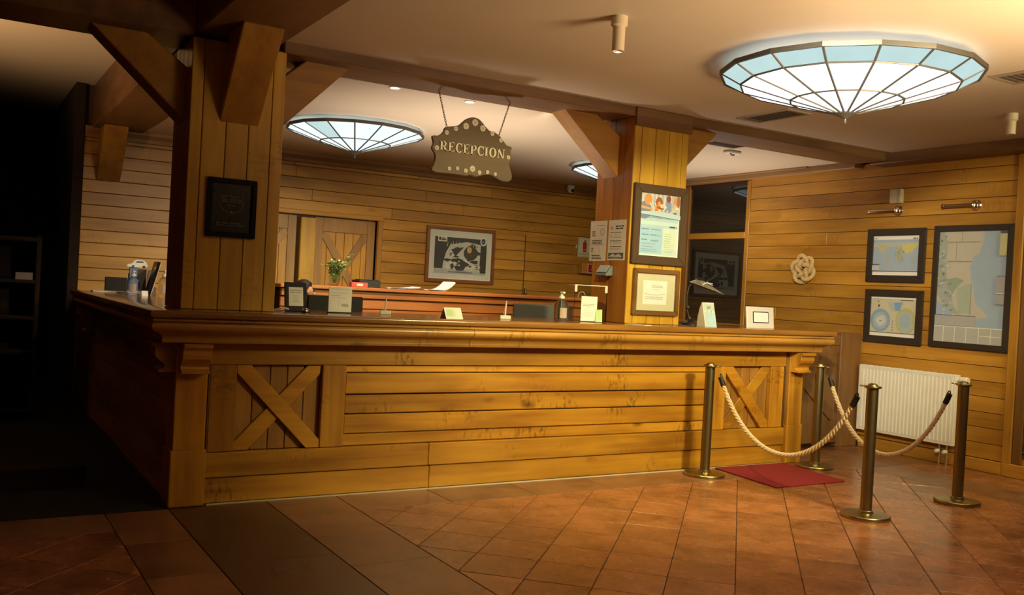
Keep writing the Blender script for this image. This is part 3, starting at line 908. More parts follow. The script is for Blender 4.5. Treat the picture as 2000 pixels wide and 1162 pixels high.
# recessed downlights behind the header beam
for i, (x, y, lb) in enumerate(((3.02, 6.98, 'small lit recessed downlight left of the hanging sign'), (3.735, 7.03, 'small lit recessed downlight right above the hanging sign'))):
    t = thing('downlight', lb, 'downlight', (x, y, 3.065), 0, 'recessed downlights')
    B().lathe([(0.05, 0.0), (0.05, -0.006), (0.036, -0.008), (0.034, 0.0)], n=24).obj('ring', WHITE, t, 0, smooth=True, local=True)
    B().cyl((0, 0, -0.005), 0.034, 0.003, 20).obj('lens', DOWN, t, 0, local=True)
    spot('downlight_beam', (x, y, 3.05), (x, y + 2.3, 1.1), 120, (1, 0.80, 0.55), 80, 1.0, 0.035)

# white ceiling cylinders
for x, y, h, lb in ((3.26, 4.35, 0.20, 'white cylinder spotlight on the ceiling above the counter middle'), (7.19, 4.35, 0.165, 'white cylinder spotlight on the ceiling near the right wall')):
    t = thing('cylinder_spotlight', lb, 'spotlight', (x, y, 3.1), 0, 'white ceiling cylinders')
    B().lathe([(0.048, 0), (0.048, -0.05), (0.036, -0.062), (0.036, -h), (0.03, -h), (0.03, -h + 0.05), (0.0005, -h + 0.05)], n=28).obj('tube', flat((0.62, 0.52, 0.38), 0.5, name='cream_enamel'), t, 0, smooth=True, local=True)
    B().box(0.035, 0.052, -0.012, 0.012, -0.045, -0.03).obj('screw', BLACK, t, 0.003, local=True)

# ceiling vents, detector, camera
def vent(x0, x1, y0, y1, z, label):
    t = thing('ceiling_vent', label, 'vent', ((x0 + x1) / 2, (y0 + y1) / 2, z), 0, 'ceiling vents')
    gm = flat((0.30, 0.24, 0.18), 0.6, name='vent_metal')
    b = B().box(x0, x1, y0, y0 + 0.03, z - 0.012, z).box(x0, x1, y1 - 0.03, y1, z - 0.012, z).box(x0, x0 + 0.03, y0 + 0.03, y1 - 0.03, z - 0.012, z).box(x1 - 0.03, x1, y0 + 0.03, y1 - 0.03, z - 0.012, z)
    b.obj('frame', gm, t, 0.002)
    box('backing', x0 + 0.03, x1 - 0.03, y0 + 0.03, y1 - 0.03, z - 0.003, z - 0.001, flat((0.12, 0.095, 0.07), 0.8), t, 0)
    n = int((y1 - y0 - 0.06) / 0.045)
    for i in range(n):
        y = y0 + 0.04 + i * 0.045
        B().prism([(y, z - 0.011), (y + 0.024, z - 0.004), (y + 0.026, z - 0.005), (y + 0.002, z - 0.012)], 'X', x0 + 0.03, x1 - 0.03).obj('slat', gm, t)


vent(5.86, 6.14, 5.45, 6.05, 3.1, 'dark ceiling vent beside the right end of the beam')
vent(5.95, 6.25, 3.1, 3.78, 3.1, 'dark ceiling vent at the right edge beside the big lamp')
vent(6.38, 6.86, 6.80, 7.1, 3.065, 'dark ceiling vent just behind the beam beside the white detector')
t = thing('ceiling_detector', 'flat white detector on the ceiling beyond the beam near the window', 'detector', (7.0, 7.25, 3.065))
B().prism([(-0.09, -0.05), (0.09, -0.05), (0.09, 0.05), (-0.09, 0.05)], 'Z', -0.03, 0).obj('housing', WHITE, t, 0.008, local=True)
B().tube([(-0.05, -0.02, -0.032), (0.0, 0.0, -0.046), (0.06, 0.03, -0.033)], 0.006, 8).obj('wire', BLACK, t, 0, True, local=True)
t = thing('security_camera', 'small white dome camera high on the back wall', 'camera', (7.82, 11.4, 3.0))
B().lathe([(0.055, 0.06), (0.058, 0.02), (0.052, -0.02), (0.03, -0.045), (0.001, -0.052)], n=20).obj('housing', WHITE, t, 0, smooth=True, local=True)
B().lathe([(0.026, 0), (0.02, -0.014), (0.001, -0.018)], (0.0, -0.045, -0.015), 16, 'Y').obj('lens', BLACKG, t, 0, smooth=True, local=True)
B().box(-0.02, 0.02, 0.03, 0.1, -0.005, 0.04).obj('bracket', WHITE, t, 0.004, local=True)

# ================================================================== HANGING SIGN
sg = thing('hanging_sign', 'carved wooden sign with white flowers hanging from chains over the counter', 'sign', (3.56, 6.6, 2.4))
outl = [(3.192, 2.655), (3.25, 2.666), (3.288, 2.701), (3.298, 2.729), (3.322, 2.745), (3.411, 2.764), (3.45, 2.796), (3.486, 2.827), (3.535, 2.848), (3.585, 2.846), (3.624, 2.826), (3.666, 2.788), (3.706, 2.76), (3.738, 2.761), (3.79, 2.737), (3.824, 2.711), (3.87, 2.665), (3.919, 2.654), (3.909, 2.618), (3.923, 2.565), (3.903, 2.528), (3.91, 2.488), (3.933, 2.435), (3.932, 2.394), (3.905, 2.372), (3.865, 2.372), (3.824, 2.382), (3.776, 2.401), (3.736, 2.41), (3.666, 2.399), (3.605, 2.379), (3.574, 2.386), (3.543, 2.389), (3.514, 2.376), (3.453, 2.38), (3.318, 2.378), (3.23, 2.378), (3.2, 2.398), (3.216, 2.429), (3.228, 2.483), (3.222, 2.522), (3.194, 2.561), (3.206, 2.605)]


def smooth_loop(p, k=3):
    out = []
    n = len(p)
    for i in range(n):
        p0, p1, p2, p3 = [Vector((*p[(i + j) % n], 0)) for j in (-1, 0, 1, 2)]
        for s_ in range(k):
            u = s_ / k
            v = 0.5 * ((2 * p1) + (p2 - p0) * u + (2 * p0 - 5 * p1 + 4 * p2 - p3) * u * u + (3 * p1 - p0 - 3 * p2 + p3) * u ** 3)
            out.append((v.x, v.y))
    return out


B().prism(smooth_loop(outl), 'Y', 6.6, 6.625).obj('board', wood('sign_board', (0.10, 0.052, 0.014), (0.17, 0.09, 0.026), 'X', vary=0.02, rough=0.5), sg, 0.003)
FLW = flat((0.82, 0.77, 0.66), 0.6, name='flower_paint'); FLC = flat((0.62, 0.45, 0.16), 0.6, name='flower_centre')
for x, z, r in [(3.313, 2.696, 0.0199), (3.392, 2.737, 0.0199), (3.481, 2.769, 0.0279), (3.562, 2.808, 0.0299), (3.635, 2.772, 0.0279), (3.725, 2.741, 0.0199), (3.809, 2.698, 0.0199), (3.234, 2.566, 0.0213), (3.888, 2.568, 0.0186), (3.353, 2.417, 0.0166), (3.425, 2.427, 0.0166), (3.5, 2.416, 0.0186), (3.559, 2.438, 0.0266), (3.625, 2.415, 0.0186), (3.699, 2.427, 0.0166), (3.773, 2.419, 0.0146)]:
    b = B()
    for k in range(9):
        a = 2 * PI * k / 9
        d, e = Vector((math.cos(a), math.sin(a))), Vector((-math.sin(a), math.cos(a)))
        pts = [d * r * 0.28 - e * r * 0.09, d * r * 0.7 - e * r * 0.24, d * r * 0.98 - e * r * 0.12, d * r * 0.98 + e * r * 0.12, d * r * 0.7 + e * r * 0.24, d * r * 0.28 + e * r * 0.09]
        b.prism([(x + p.x, z + p.y) for p in pts], 'Y', 6.594, 6.6)
    f = b.obj('flower', FLW, sg)
    B().prism(ell(x, z, r * 0.3, r * 0.3, 10), 'Y', 6.592, 6.6).obj('flower_centre', FLC, f)


def seriffed(ch):
    """bold roman capital in a unit-high cell: list of polygons, width"""
    st, th, sf = 0.20, 0.085, 0.07

    def rc(a, b, c, d): return [(a, b), (c, b), (c, d), (a, d)]

    def arc(cx, cy, ro, ri, a0, a1, n=14, ky=1.0, kyi=None):
        kyi = ky if kyi is None else kyi
        out = []
        for i in range(n):
            p, q = a0 + (a1 - a0) * i / n, a0 + (a1 - a0) * (i + 1) / n
            out.append([(cx + ro * math.cos(p), cy + ro * ky * math.sin(p)), (cx + ro * math.cos(q), cy + ro * ky * math.sin(q)), (cx + ri * math.cos(q), cy + ri * kyi * math.sin(q)), (cx + ri * math.cos(p), cy + ri * kyi * math.sin(p))])
        return out

    def stem(x): return [rc(x, 0, x + st, 1), rc(x - 0.08, 0, x + st + 0.08, sf), rc(x - 0.08, 1 - sf, x + st + 0.08, 1)]
    if ch == 'I': return stem(0.1), 0.48
    if ch == 'E':
        return stem(0.1) + [rc(0.3, 0, 0.66, th), rc(0.3, 1 - th, 0.66, 1), rc(0.3, 0.47, 0.52, 0.47 + th),
                            [(0.60, 0), (0.68, 0), (0.70, 0.28), (0.66, 0.28)], [(0.60, 1), (0.68, 1), (0.69, 0.74), (0.65, 0.74)], rc(0.48, 0.36, 0.53, 0.67)], 0.80
    if ch in 'PR':
        p = stem(0.1) + [rc(0.28, 1 - th, 0.45, 1), rc(0.28, 0.44, 0.45, 0.44 + th)] + arc(0.44, 0.72, 0.28, 0.10, -PI / 2, PI / 2, 12, 1.0, 1.9)
        if ch == 'R': p += [[(0.40, 0.47), (0.58, 0.47), (0.80, 0.0), (0.58, 0.0)], rc(0.56, 0, 0.88, sf)]
        return p, (0.92 if ch == 'R' else 0.80)
    if ch == 'C': return arc(0.45, 0.5, 0.41, 0.20, 0.75, 2 * PI - 0.75, 22, 1.24, 2.1) + [[(0.68, 0.66), (0.77, 0.66), (0.77, 1.0), (0.70, 0.96)], [(0.70, 0.1), (0.77, 0.22), (0.80, 0.36), (0.76, 0.36)]], 0.87
    if ch == 'O': return arc(0.46, 0.5, 0.42, 0.20, 0, 2 * PI, 28, 1.22, 2.15), 0.94
    if ch == 'N':
        return [rc(0.12, 0, 0.12 + th, 1), rc(0.74, 0, 0.74 + th, 1), [(0.06, 1), (0.30, 1), (0.825, 0), (0.66, 0)],
                rc(0.0, 0, 0.32, sf), rc(0.0, 1 - sf, 0.26, 1), rc(0.62, 1 - sf, 0.94, 1)], 0.98
    return [], 0.4


word = 'RECEPCION'
tot = sum(seriffed(c)[1] for c in word)
x, h = 3.256, 0.076
k = (3.852 - 3.256) / tot
LET = flat((0.88, 0.83, 0.70), 0.5, name='cream_letter')
for c in word:
    polys, w = seriffed(c)
    b = B()
    for p in polys: b.prism([(x + a * k, 2.551 + z * h) for a, z in p], 'Y', 6.590, 6.601)
    b.obj('letter', LET, sg)
    x += w * k
for (xa, za), (xb, zb) in (((3.233, 3.02), (3.319, 2.742)), ((3.886, 3.02), (3.794, 2.73))):
    b = B(); n = 15
    for i in range(n):
        u = (i + 0.5) / n
        c = Vector((xa + (xb - xa) * u, 6.612, za + (zb - za) * u))
        d = Vector((xb - xa, 0, zb - za)).normalized()
        e = Vector((0, 1, 0)) if i % 2 else d.cross(Vector((0, 1, 0)))
        L_ = (Vector((xb - xa, 0, zb - za)).length / n) * 0.72
        b.tube([c + d * L_ * math.cos(a) + e * 0.006 * math.sin(a) for a in [2 * PI * q / 8 for q in range(9)]], 0.0022, 5, False)
    b.obj('chain', BRASSD, sg, 0, True)

# ================================================================== PICTURES
def frame_y(name, label, x0, x1, z0, z1, y, w, d, fm, inner, cat='picture', group=None):
    """picture hanging on a wall that faces -y; returns (thing, print helper inside the frame)"""
    t = thing(name, label, cat, ((x0 + x1) / 2, y, z0), 0, group)
    for a, b, n in (((x0, z0), (x1, z0), 'b'), ((x0, z1), (x1, z1), 't'), ((x0, z0), (x0, z1), 'l'), ((x1, z0), (x1, z1), 'r')):
        if n == 'b': p = [(x0, z0), (x1, z0), (x1 - w, z0 + w), (x0 + w, z0 + w)]
        if n == 't': p = [(x0, z1), (x0 + w, z1 - w), (x1 - w, z1 - w), (x1, z1)]
        if n == 'l': p = [(x0, z0), (x0 + w, z0 + w), (x0 + w, z1 - w), (x0, z1)]
        if n == 'r': p = [(x1, z0), (x1, z1), (x1 - w, z1 - w), (x1 - w, z0 + w)]
        B().prism(p, 'Y', y - d, y).obj('frame_bar', fm, t, 0.005, seg=2)
    box('backing', x0 + w * 0.8, x1 - w * 0.8, y - d * 0.35, y - 0.001, z0 + w * 0.8, z1 - w * 0.8, inner, t, 0)
    return t, Print((x0 + w, y - d * 0.35, z0 + w), (1, 0, 0), (0, 0, 1)), x1 - x0 - 2 * w, z1 - z0 - 2 * w


def frame_x(name, label, y0, y1, z0, z1, x, w, d, fm, inner, group=None):
    """picture on the right wall (faces -x); u runs towards smaller y (left to right in the room)"""
    t = thing(name, label, 'picture', (x, (y0 + y1) / 2, z0), 0, group)
    for n in 'btlr':
        if n == 'b': p = [(y0, z0), (y1, z0), (y1 - w, z0 + w), (y0 + w, z0 + w)]
        if n == 't': p = [(y0, z1), (y0 + w, z1 - w), (y1 - w, z1 - w), (y1, z1)]
        if n == 'l': p = [(y0, z0), (y0 + w, z0 + w), (y0 + w, z1 - w), (y0, z1)]
        if n == 'r': p = [(y1, z0), (y1, z1), (y1 - w, z1 - w), (y1 - w, z0 + w)]
        B().prism(p, 'X', x - d, x).obj('frame_bar', fm, t, 0.005, seg=2)
    box('backing', x - d * 0.4, x - 0.001, y0 + w * 0.8, y1 - w * 0.8, z0 + w * 0.8, z1 - w * 0.8, inner, t, 0)
    return t, Print((x - d * 0.4, y1 - w, z0 + w), (0, -1, 0), (0, 0, 1)), y1 - y0 - 2 * w, z1 - z0 - 2 * w


rnd = random.Random(3)


def blob(p, u, v, ru, rv_, c, n=14, j=0.35):
    p.poly([(u + ru * math.cos(a) * (1 + j * (rnd.random() - 0.5)), v + rv_ * math.sin(a) * (1 + j * (rnd.random() - 0.5))) for a in [2 * PI * i / n for i in range(n)]], c)


DKF = flat((0.035, 0.026, 0.018), 0.35, name='dark_frame')
BLU = (0.28, 0.38, 0.50); SEA = (0.33, 0.43, 0.53)
# small world map
t, p, w, h = frame_x('map_picture', 'dark framed world map with yellow patches, upper of the two small pictures', 5.932, 6.632, 1.772, 2.337, 8.468, 0.075, 0.03, DKF, PAPER, 'framed maps')
p.rect(0, 0.05, w, h - 0.04, (0.34, 0.43, 0.55)).rect(0, h - 0.115, w, h - 0.07, (0.45, 0.48, 0.45))
OL, YL, GN = (0.44, 0.45, 0.34), (0.56, 0.52, 0.20), (0.36, 0.42, 0.36)
p.poly([(0.03, h - 0.10), (0.10, h - 0.085), (0.16, h - 0.09), (0.19, h - 0.12), (0.15, h - 0.15), (0.13, h - 0.18), (0.15, h - 0.20), (0.12, h - 0.19), (0.09, h - 0.155), (0.05, h - 0.13)], (0.47, 0.47, 0.30))
p.poly([(0.15, h - 0.205), (0.19, h - 0.215), (0.215, h - 0.24), (0.19, h - 0.28), (0.175, h - 0.325), (0.165, h - 0.325), (0.16, h - 0.26)], GN)
p.poly([(0.27, h - 0.175), (0.34, h - 0.17), (0.37, h - 0.205), (0.35, h - 0.24), (0.34, h - 0.285), (0.32, h - 0.29), (0.305, h - 0.235), (0.27, h - 0.21)], (0.40, 0.42, 0.30))
p.poly([(0.28, h - 0.16), (0.29, h - 0.12), (0.33, h - 0.095), (0.36, h - 0.12), (0.37, h - 0.155), (0.33, h - 0.165)], OL)
p.poly([(0.35, h - 0.11), (0.40, h - 0.085), (0.47, h - 0.08), (0.54, h - 0.095), (0.53, h - 0.12), (0.49, h - 0.135), (0.48, h - 0.165), (0.45, h - 0.19), (0.43, h - 0.17), (0.41, h - 0.20), (0.38, h - 0.17), (0.36, h - 0.15)], YL)
p.poly([(0.46, h - 0.245), (0.50, h - 0.235), (0.525, h - 0.26), (0.50, h - 0.285), (0.465, h - 0.275)], GN)
for k in range(26): blob(p, rnd.uniform(0.27, 0.38), h - rnd.uniform(0.13, 0.27), 0.006, 0.005, rnd.choice([(0.22, 0.25, 0.2), (0.3, 0.33, 0.22)]), 6, 0.8)
p.rect(0, 0.04, w, 0.047, INK).rect(0.0, 0.11, 0.09, 0.118, INK).rect(0.0, 0.05, 0.09, 0.1, (0.5, 0.55, 0.6))
p.lines(0.02, 0.06, [h - 0.03], 0.006).lines(w - 0.07, w, [h - 0.035], 0.01)
p.obj('print', t)
# polar map
t, p, w, h = frame_x('map_picture', 'dark framed chart with blue polar circles, lower of the two small pictures', 5.925, 6.622, 1.132, 1.695, 8.468, 0.075, 0.03, DKF, PAPER, 'framed maps')
p.rect(0, 0.03, w, h - 0.02, (0.55, 0.52, 0.36))
p.poly([(0.2, h - 0.05), (0.4, h - 0.05), (0.36, h - 0.15), (0.25, h - 0.15)], (0.42, 0.46, 0.46)).poly([(0.28, h - 0.06), (0.38, h - 0.05), (0.355, h - 0.14), (0.3, h - 0.14)], (0.20, 0.35, 0.55))
p.oval(0.125, 0.165, 0.122, 0.122, (0.25, 0.37, 0.50)).oval(0.125, 0.16, 0.09, 0.09, (0.36, 0.45, 0.52))
blob(p, 0.13, 0.16, 0.058, 0.056, (0.55, 0.58, 0.55)); p.lines(0.115, 0.15, [0.155], 0.008)
p.oval(0.43, 0.17, 0.12, 0.135, (0.45, 0.44, 0.18)); blob(p, 0.425, 0.165, 0.1, 0.11, (0.40, 0.46, 0.42)); blob(p, 0.42, 0.17, 0.065, 0.075, (0.33, 0.42, 0.46))
p.rect(0.0, 0.036, w, 0.041, INK).rect(0.36, h - 0.035, w - 0.04, h - 0.027, INK).lines(0.04, 0.16, [h - 0.03], 0.007, (0.3, 0.35, 0.4))
for k in range(4): p.rect(0.273, 0.06 + k * 0.03, 0.279, 0.078 + k * 0.03, INK)
p.poly([(0.09, h - 0.06), (0.1, h - 0.06), (0.1, h - 0.045), (0.09, h - 0.045)], INK).poly([(0.1, h - 0.12), (0.115, h - 0.085), (0.09, h - 0.085)], INK)
p.obj('print', t)
# large chart of a coast
t, p, w, h = frame_x('map_picture', 'tall black framed map of a coastline on the right wall', 5.015, 5.838, 1.143, 2.349, 8.468, 0.06, 0.035, DKF, flat((0.40, 0.40, 0.36), 0.5), 'framed maps')
LAND = (0.46, 0.43, 0.36); GRN = (0.27, 0.33, 0.27); SEA2 = (0.31, 0.40, 0.50)
p.rect(0, 0.0, w, h, SEA2)
p.poly([(0, h), (0.47, h), (0.45, h - 0.13), (0.42, h - 0.22), (0.36, h - 0.25), (0.34, h - 0.36), (0.35, h - 0.46), (0.38, h - 0.52), (0.41, h - 0.70), (0.55, h - 0.82), (0.38, h - 0.86), (0.2, h - 0.84), (0.12, h - 0.75), (0, h - 0.68)], LAND)
p.poly([(0.0, h), (0.06, h), (0.09, h - 0.12), (0.08, h - 0.32), (0.10, h - 0.46), (0.15, h - 0.6), (0.18, h - 0.72), (0.26, h - 0.82), (0.16, h - 0.8), (0.06, h - 0.70), (0.0, h - 0.62)], (0.33, 0.37, 0.33))
p.poly([(0.10, h - 0.47), (0.2, h - 0.45), (0.28, h - 0.48), (0.2, h - 0.56), (0.14, h - 0.66)], GRN).poly([(0.21, h - 0.56), (0.36, h - 0.50), (0.37, h - 0.8), (0.24, h - 0.80)], (0.34, 0.41, 0.33))
for k in range(60):
    u = rnd.uniform(0.0, 0.09) + (0.0 if k < 34 else rnd.uniform(0.02, 0.12)); v = h - (rnd.uniform(0.02, 0.55) if k < 34 else rnd.uniform(0.5, 0.82))
    blob(p, u + 0.012, v, rnd.uniform(0.006, 0.02), rnd.uniform(0.004, 0.016), rnd.choice([(0.17, 0.2, 0.18), (0.42, 0.46, 0.44), (0.24, 0.28, 0.25), (0.5, 0.52, 0.5)]), 7, 0.8)
for a in ((0.1, h - 0.1, 0.44, h - 0.105), (0.1, h - 0.29, 0.36, h - 0.295), (0.245, h - 0.1, 0.25, h - 0.001), (0.19, h - 0.29, 0.195, h - 0.1), (0.365, h - 0.80, 0.372, h - 0.51)): p.rect(a[0], a[3], a[2], a[1], (0.28, 0.28, 0.25)) if a[1] > a[3] else p.rect(a[0], a[1], a[2], a[3], (0.28, 0.28, 0.25))
p.rect(0, 0.16, 0.43, 0.26, (0.36, 0.36, 0.35)).rect(0, 0.26, 0.43, 0.265, INK)
p.rect(w - 0.085, h - 0.6, w, h - 0.43, (0.33, 0.32, 0.33)).rect(w - 0.085, h - 0.60, w, h - 0.595, WHITE).rect(w - 0.085, h - 0.7, w, h - 0.61, (0.32, 0.32, 0.33)).rect(w - 0.085, h - 0.435, w, h - 0.43, INK)
p.rect(w - 0.07, h - 0.24, w, h - 0.03, (0.48, 0.45, 0.25)).rect(w - 0.07, h - 0.025, w, h - 0.005, (0.1, 0.09, 0.1))
p.rect(0, 0, w, 0.155, (0.40, 0.40, 0.38)).rect(0, 0.15, w, 0.157, WHITE)
for k in (0.1, 0.22, 0.34, 0.47, 0.59): p.rect(k, 0, k + 0.006, 0.15, WHITE)
p.rect(0.476, 0.075, w, 0.081, WHITE)
p.obj('print', t)

# black and white picture on the back wall
MAHOG = wood('mahogany_frame', (0.14, 0.045, 0.015), (0.24, 0.085, 0.025), 'X', vary=0.02, rough=0.25)
t, p, w, h = frame_y('abstract_picture', 'black and white picture in a red-brown frame on the back wall', 5.545, 6.622, 1.53, 2.30, 11.499, 0.048, 0.04, MAHOG, flat((0.60, 0.62, 0.58), 0.4))
DK = (0.05, 0.05, 0.048); PA = (0.52, 0.52, 0.5)
p.rect(0.0, 0.0, w, 0.012, WHITE).rect(0.0, h - 0.012, w, h, WHITE).rect(0, 0, 0.012, h, WHITE).rect(w - 0.012, 0, w, h, WHITE)
a, b, c, d = 0.085, 0.075, w - 0.085, h - 0.095
p.rect(a, b, c, d, DK).rect(a, b, c, b + 0.07, (0.42, 0.43, 0.43))
p.poly([(a + 0.13, b + 0.07), (c - 0.1, b + 0.05), (c - 0.09, d - 0.08), (a + 0.5, d - 0.05), (a + 0.24, d - 0.1), (a + 0.18, b + 0.3), (a + 0.14, b + 0.16)], PA)
for k in range(26):
    u, v = rnd.uniform(a + 0.16, c - 0.14), rnd.uniform(b + 0.08, d - 0.1)
    blob(p, u, v, rnd.uniform(0.02, 0.07), rnd.uniform(0.012, 0.045), DK if k % 3 else (0.6, 0.6, 0.58), 9, 0.9)
for k in range(12):
    u = a + 0.18 + k * 0.045
    p.poly([(u, d - 0.12), (u + 0.014, d - 0.13), (u + 0.012 + rnd.uniform(-0.02, 0.02), d - rnd.uniform(0.03, 0.07))], PA)
p.poly([(a + 0.25, b + 0.34), (a + 0.45, b + 0.38), (a + 0.32, b + 0.24)], DK).oval(a + 0.56, b + 0.30, 0.11, 0.10, (0.06, 0.055, 0.04)).poly([(a + 0.38, b + 0.22), (a + 0.52, b + 0.16), (a + 0.45, b + 0.05), (a + 0.41, b + 0.06)], DK)
p.rect(c - 0.09, b + 0.03, c, d - 0.1, (0.045, 0.04, 0.036)).rect(a + 0.22, b + 0.022, a + 0.6, b + 0.034, (0.16, 0.16, 0.17)).rect(a + 0.34, b + 0.035, a + 0.5, b + 0.05, (0.3, 0.3, 0.31))
p.oval(6.213 - 5.593, 1.996 - 1.578, 0.036, 0.044, (0.62, 0.42, 0.14)).oval(6.213 - 5.593, 1.996 - 1.578, 0.022, 0.03, (0.52, 0.36, 0.13))
p.oval(6.431 - 5.593, 2.128 - 1.578, 0.05, 0.062, WHITE).oval(6.431 - 5.593, 2.128 - 1.578, 0.033, 0.042, (0.03, 0.05, 0.11)).lines(0.82, 0.86, [0.54, 0.55], 0.006, (0.5, 0.5, 0.55))
p.rect(0.125, h - 0.16, 0.265, h - 0.085, WHITE).oval(0.155, h - 0.122, 0.018, 0.024, DK).lines(0.18, 0.255, [h - 0.145, h - 0.125], 0.016, DK, 0.1)
p.lines(c - 0.17, c - 0.12, [b + 0.08 + 0.025 * q for q in range(5)], 0.01, DK)
p.obj('print', t)

# plaque on the left column
t, p, w, h = frame_y('wall_plaque', 'glossy black framed award plaque on the left column', 1.43, 1.757, 1.735, 2.125, 6.299, 0.035, 0.028, BLACKG, flat((0.016, 0.014, 0.012), 0.25, name='plaque_glass'), 'plaque')
for q in range(24):
    aa = -PI * 0.02 - PI * 0.96 * q / 24; ab = -PI * 0.02 - PI * 0.96 * (q + 1) / 24
    cx, cy = w / 2, h * 0.66
    p.poly([(cx + 0.085 * math.cos(aa), cy + 0.085 * math.sin(aa)), (cx + 0.085 * math.cos(ab), cy + 0.085 * math.sin(ab)), (cx + 0.081 * math.cos(ab), cy + 0.081 * math.sin(ab)), (cx + 0.081 * math.cos(aa), cy + 0.081 * math.sin(aa))], (0.10, 0.085, 0.05))
p.lines(0.055, w - 0.05, [h * 0.72, h * 0.66, h * 0.61], 0.012, (0.05, 0.04, 0.028), 0.1).lines(0.1, w - 0.1, [h * 0.54], 0.008, (0.05, 0.04, 0.03), 0.1).oval(w / 2, h * 0.42, 0.01, 0.01, (0.09, 0.08, 0.06)).lines(0.03, w - 0.03, [h * 0.12, h * 0.17], 0.012, (0.045, 0.04, 0.035), 0.15)
p.obj('print', t)

# framed poster on the right column
PFR = flat((0.075, 0.043, 0.024), 0.35, name='poster_frame')
t, p, w, h = frame_y('framed_poster', 'large dark brown framed poster with people photo and blue text on yellow column', 4.963, 5.558, 1.768, 2.455, 6.299, 0.075, 0.035, PFR, PAPER, 'poster')
p.rect(0.012, 0.012, w - 0.012, h * 0.68, (0.36, 0.52, 0.66)).rect(0.012, h * 0.50, w - 0.012, h * 0.56, (0.46, 0.6, 0.66)).rect(0.012, 0.012, w - 0.012, h * 0.18, (0.42, 0.56, 0.62))
p.rect(0.012, 0.02, w * 0.58, h * 0.46, (0.30, 0.48, 0.70)).rect(w * 0.60, 0.02, w - 0.012, h * 0.46, (0.50, 0.60, 0.56)).rect(w * 0.6, 0.01, w - 0.015, h * 0.1, (0.44, 0.55, 0.56))
p.lines(0.05, w - 0.04, [h * 0.655, h * 0.63, h * 0.61], 0.006, (0.16, 0.25, 0.34), 0.15)
p.lines(w * 0.76, w - 0.02, [h * 0.475], 0.014, (0.05, 0.08, 0.12), 0.05)
p.lines(0.03, w * 0.26, [h * 0.42, h * 0.33, h * 0.25], 0.007, (0.08, 0.16, 0.28), 0.3).lines(w * 0.3, w * 0.56, [h * 0.42, h * 0.34, h * 0.325, h * 0.25, h * 0.235], 0.005, (0.12, 0.22, 0.34), 0.5)
p.lines(0.03, w * 0.5, [h * 0.19, h * 0.14, h * 0.1, h * 0.07], 0.005, (0.18, 0.28, 0.36), 0.4).lines(w * 0.64, w - 0.04, [h * (0.08 + 0.035 * q) for q in range(9)], 0.004, (0.25, 0.33, 0.33), 0.5)
y0 = h * 0.68
p.rect(0.0, y0, w, h, (0.50, 0.50, 0.52)).rect(0.14, h * 0.85, 0.3, h, (0.36, 0.42, 0.52)).rect(0.3, h * 0.8, w, h, (0.44, 0.38, 0.36))
for u in (0.12, 0.165, 0.21, 0.26, 0.33): p.rect(u, h * 0.84, u + 0.014, h, (0.62, 0.62, 0.62))
SK = (0.58, 0.26, 0.09)
p.oval(0.05, y0 + 0.025, 0.075, 0.075, (0.16, 0.20, 0.34)).oval(0.085, h - 0.055, 0.043, 0.05, SK).poly([(0.0, h * 0.80), (0.13, h * 0.765), (0.14, h * 0.735), (0.0, h * 0.755)], (0.62, 0.32, 0.12))
p.poly([(0.16, y0 + 0.02), (0.26, y0 + 0.02), (0.235, y0 + 0.11), (0.18, y0 + 0.11)], (0.66, 0.20, 0.03)).oval(0.205, h - 0.075, 0.04, 0.05, (0.30, 0.09, 0.03)).oval(0.205, h - 0.09, 0.02, 0.028, SK)
p.poly([(0.27, y0 + 0.01), (0.35, y0 + 0.01), (0.34, h - 0.06), (0.28, h - 0.06)], (0.20, 0.26, 0.44)).poly([(0.36, y0 + 0.02), (0.43, y0 + 0.02), (0.42, h - 0.08), (0.37, h - 0.07)], (0.46, 0.44, 0.42)).oval(0.31, h - 0.035, 0.026, 0.03, (0.20, 0.06, 0.04)).oval(0.395, h - 0.05, 0.024, 0.034, SK).oval(0.42, h - 0.05, 0.02, 0.05, (0.3, 0.12, 0.05))
for k in range(24): blob(p, rnd.uniform(0.1, w - 0.03), y0 + rnd.uniform(0.01, 0.09), rnd.uniform(0.005, 0.02), rnd.uniform(0.003, 0.014), rnd.choice([(0.3, 0.12, 0.08), (0.55, 0.5, 0.3), (0.1, 0.12, 0.25), (0.65, 0.62, 0.6)]), 7, 0.8)
p.oval(0.2, y0 + 0.01, 0.06, 0.016, (0.55, 0.5, 0.22))
p.poly([(0.0, y0 - 0.01), (w, y0 - 0.035), (w, y0 + 0.0), (w * 0.75, y0 + 0.018), (w * 0.4, y0 + 0.022), (0, y0 + 0.01)], (0.40, 0.55, 0.66))
p.obj('print', t)
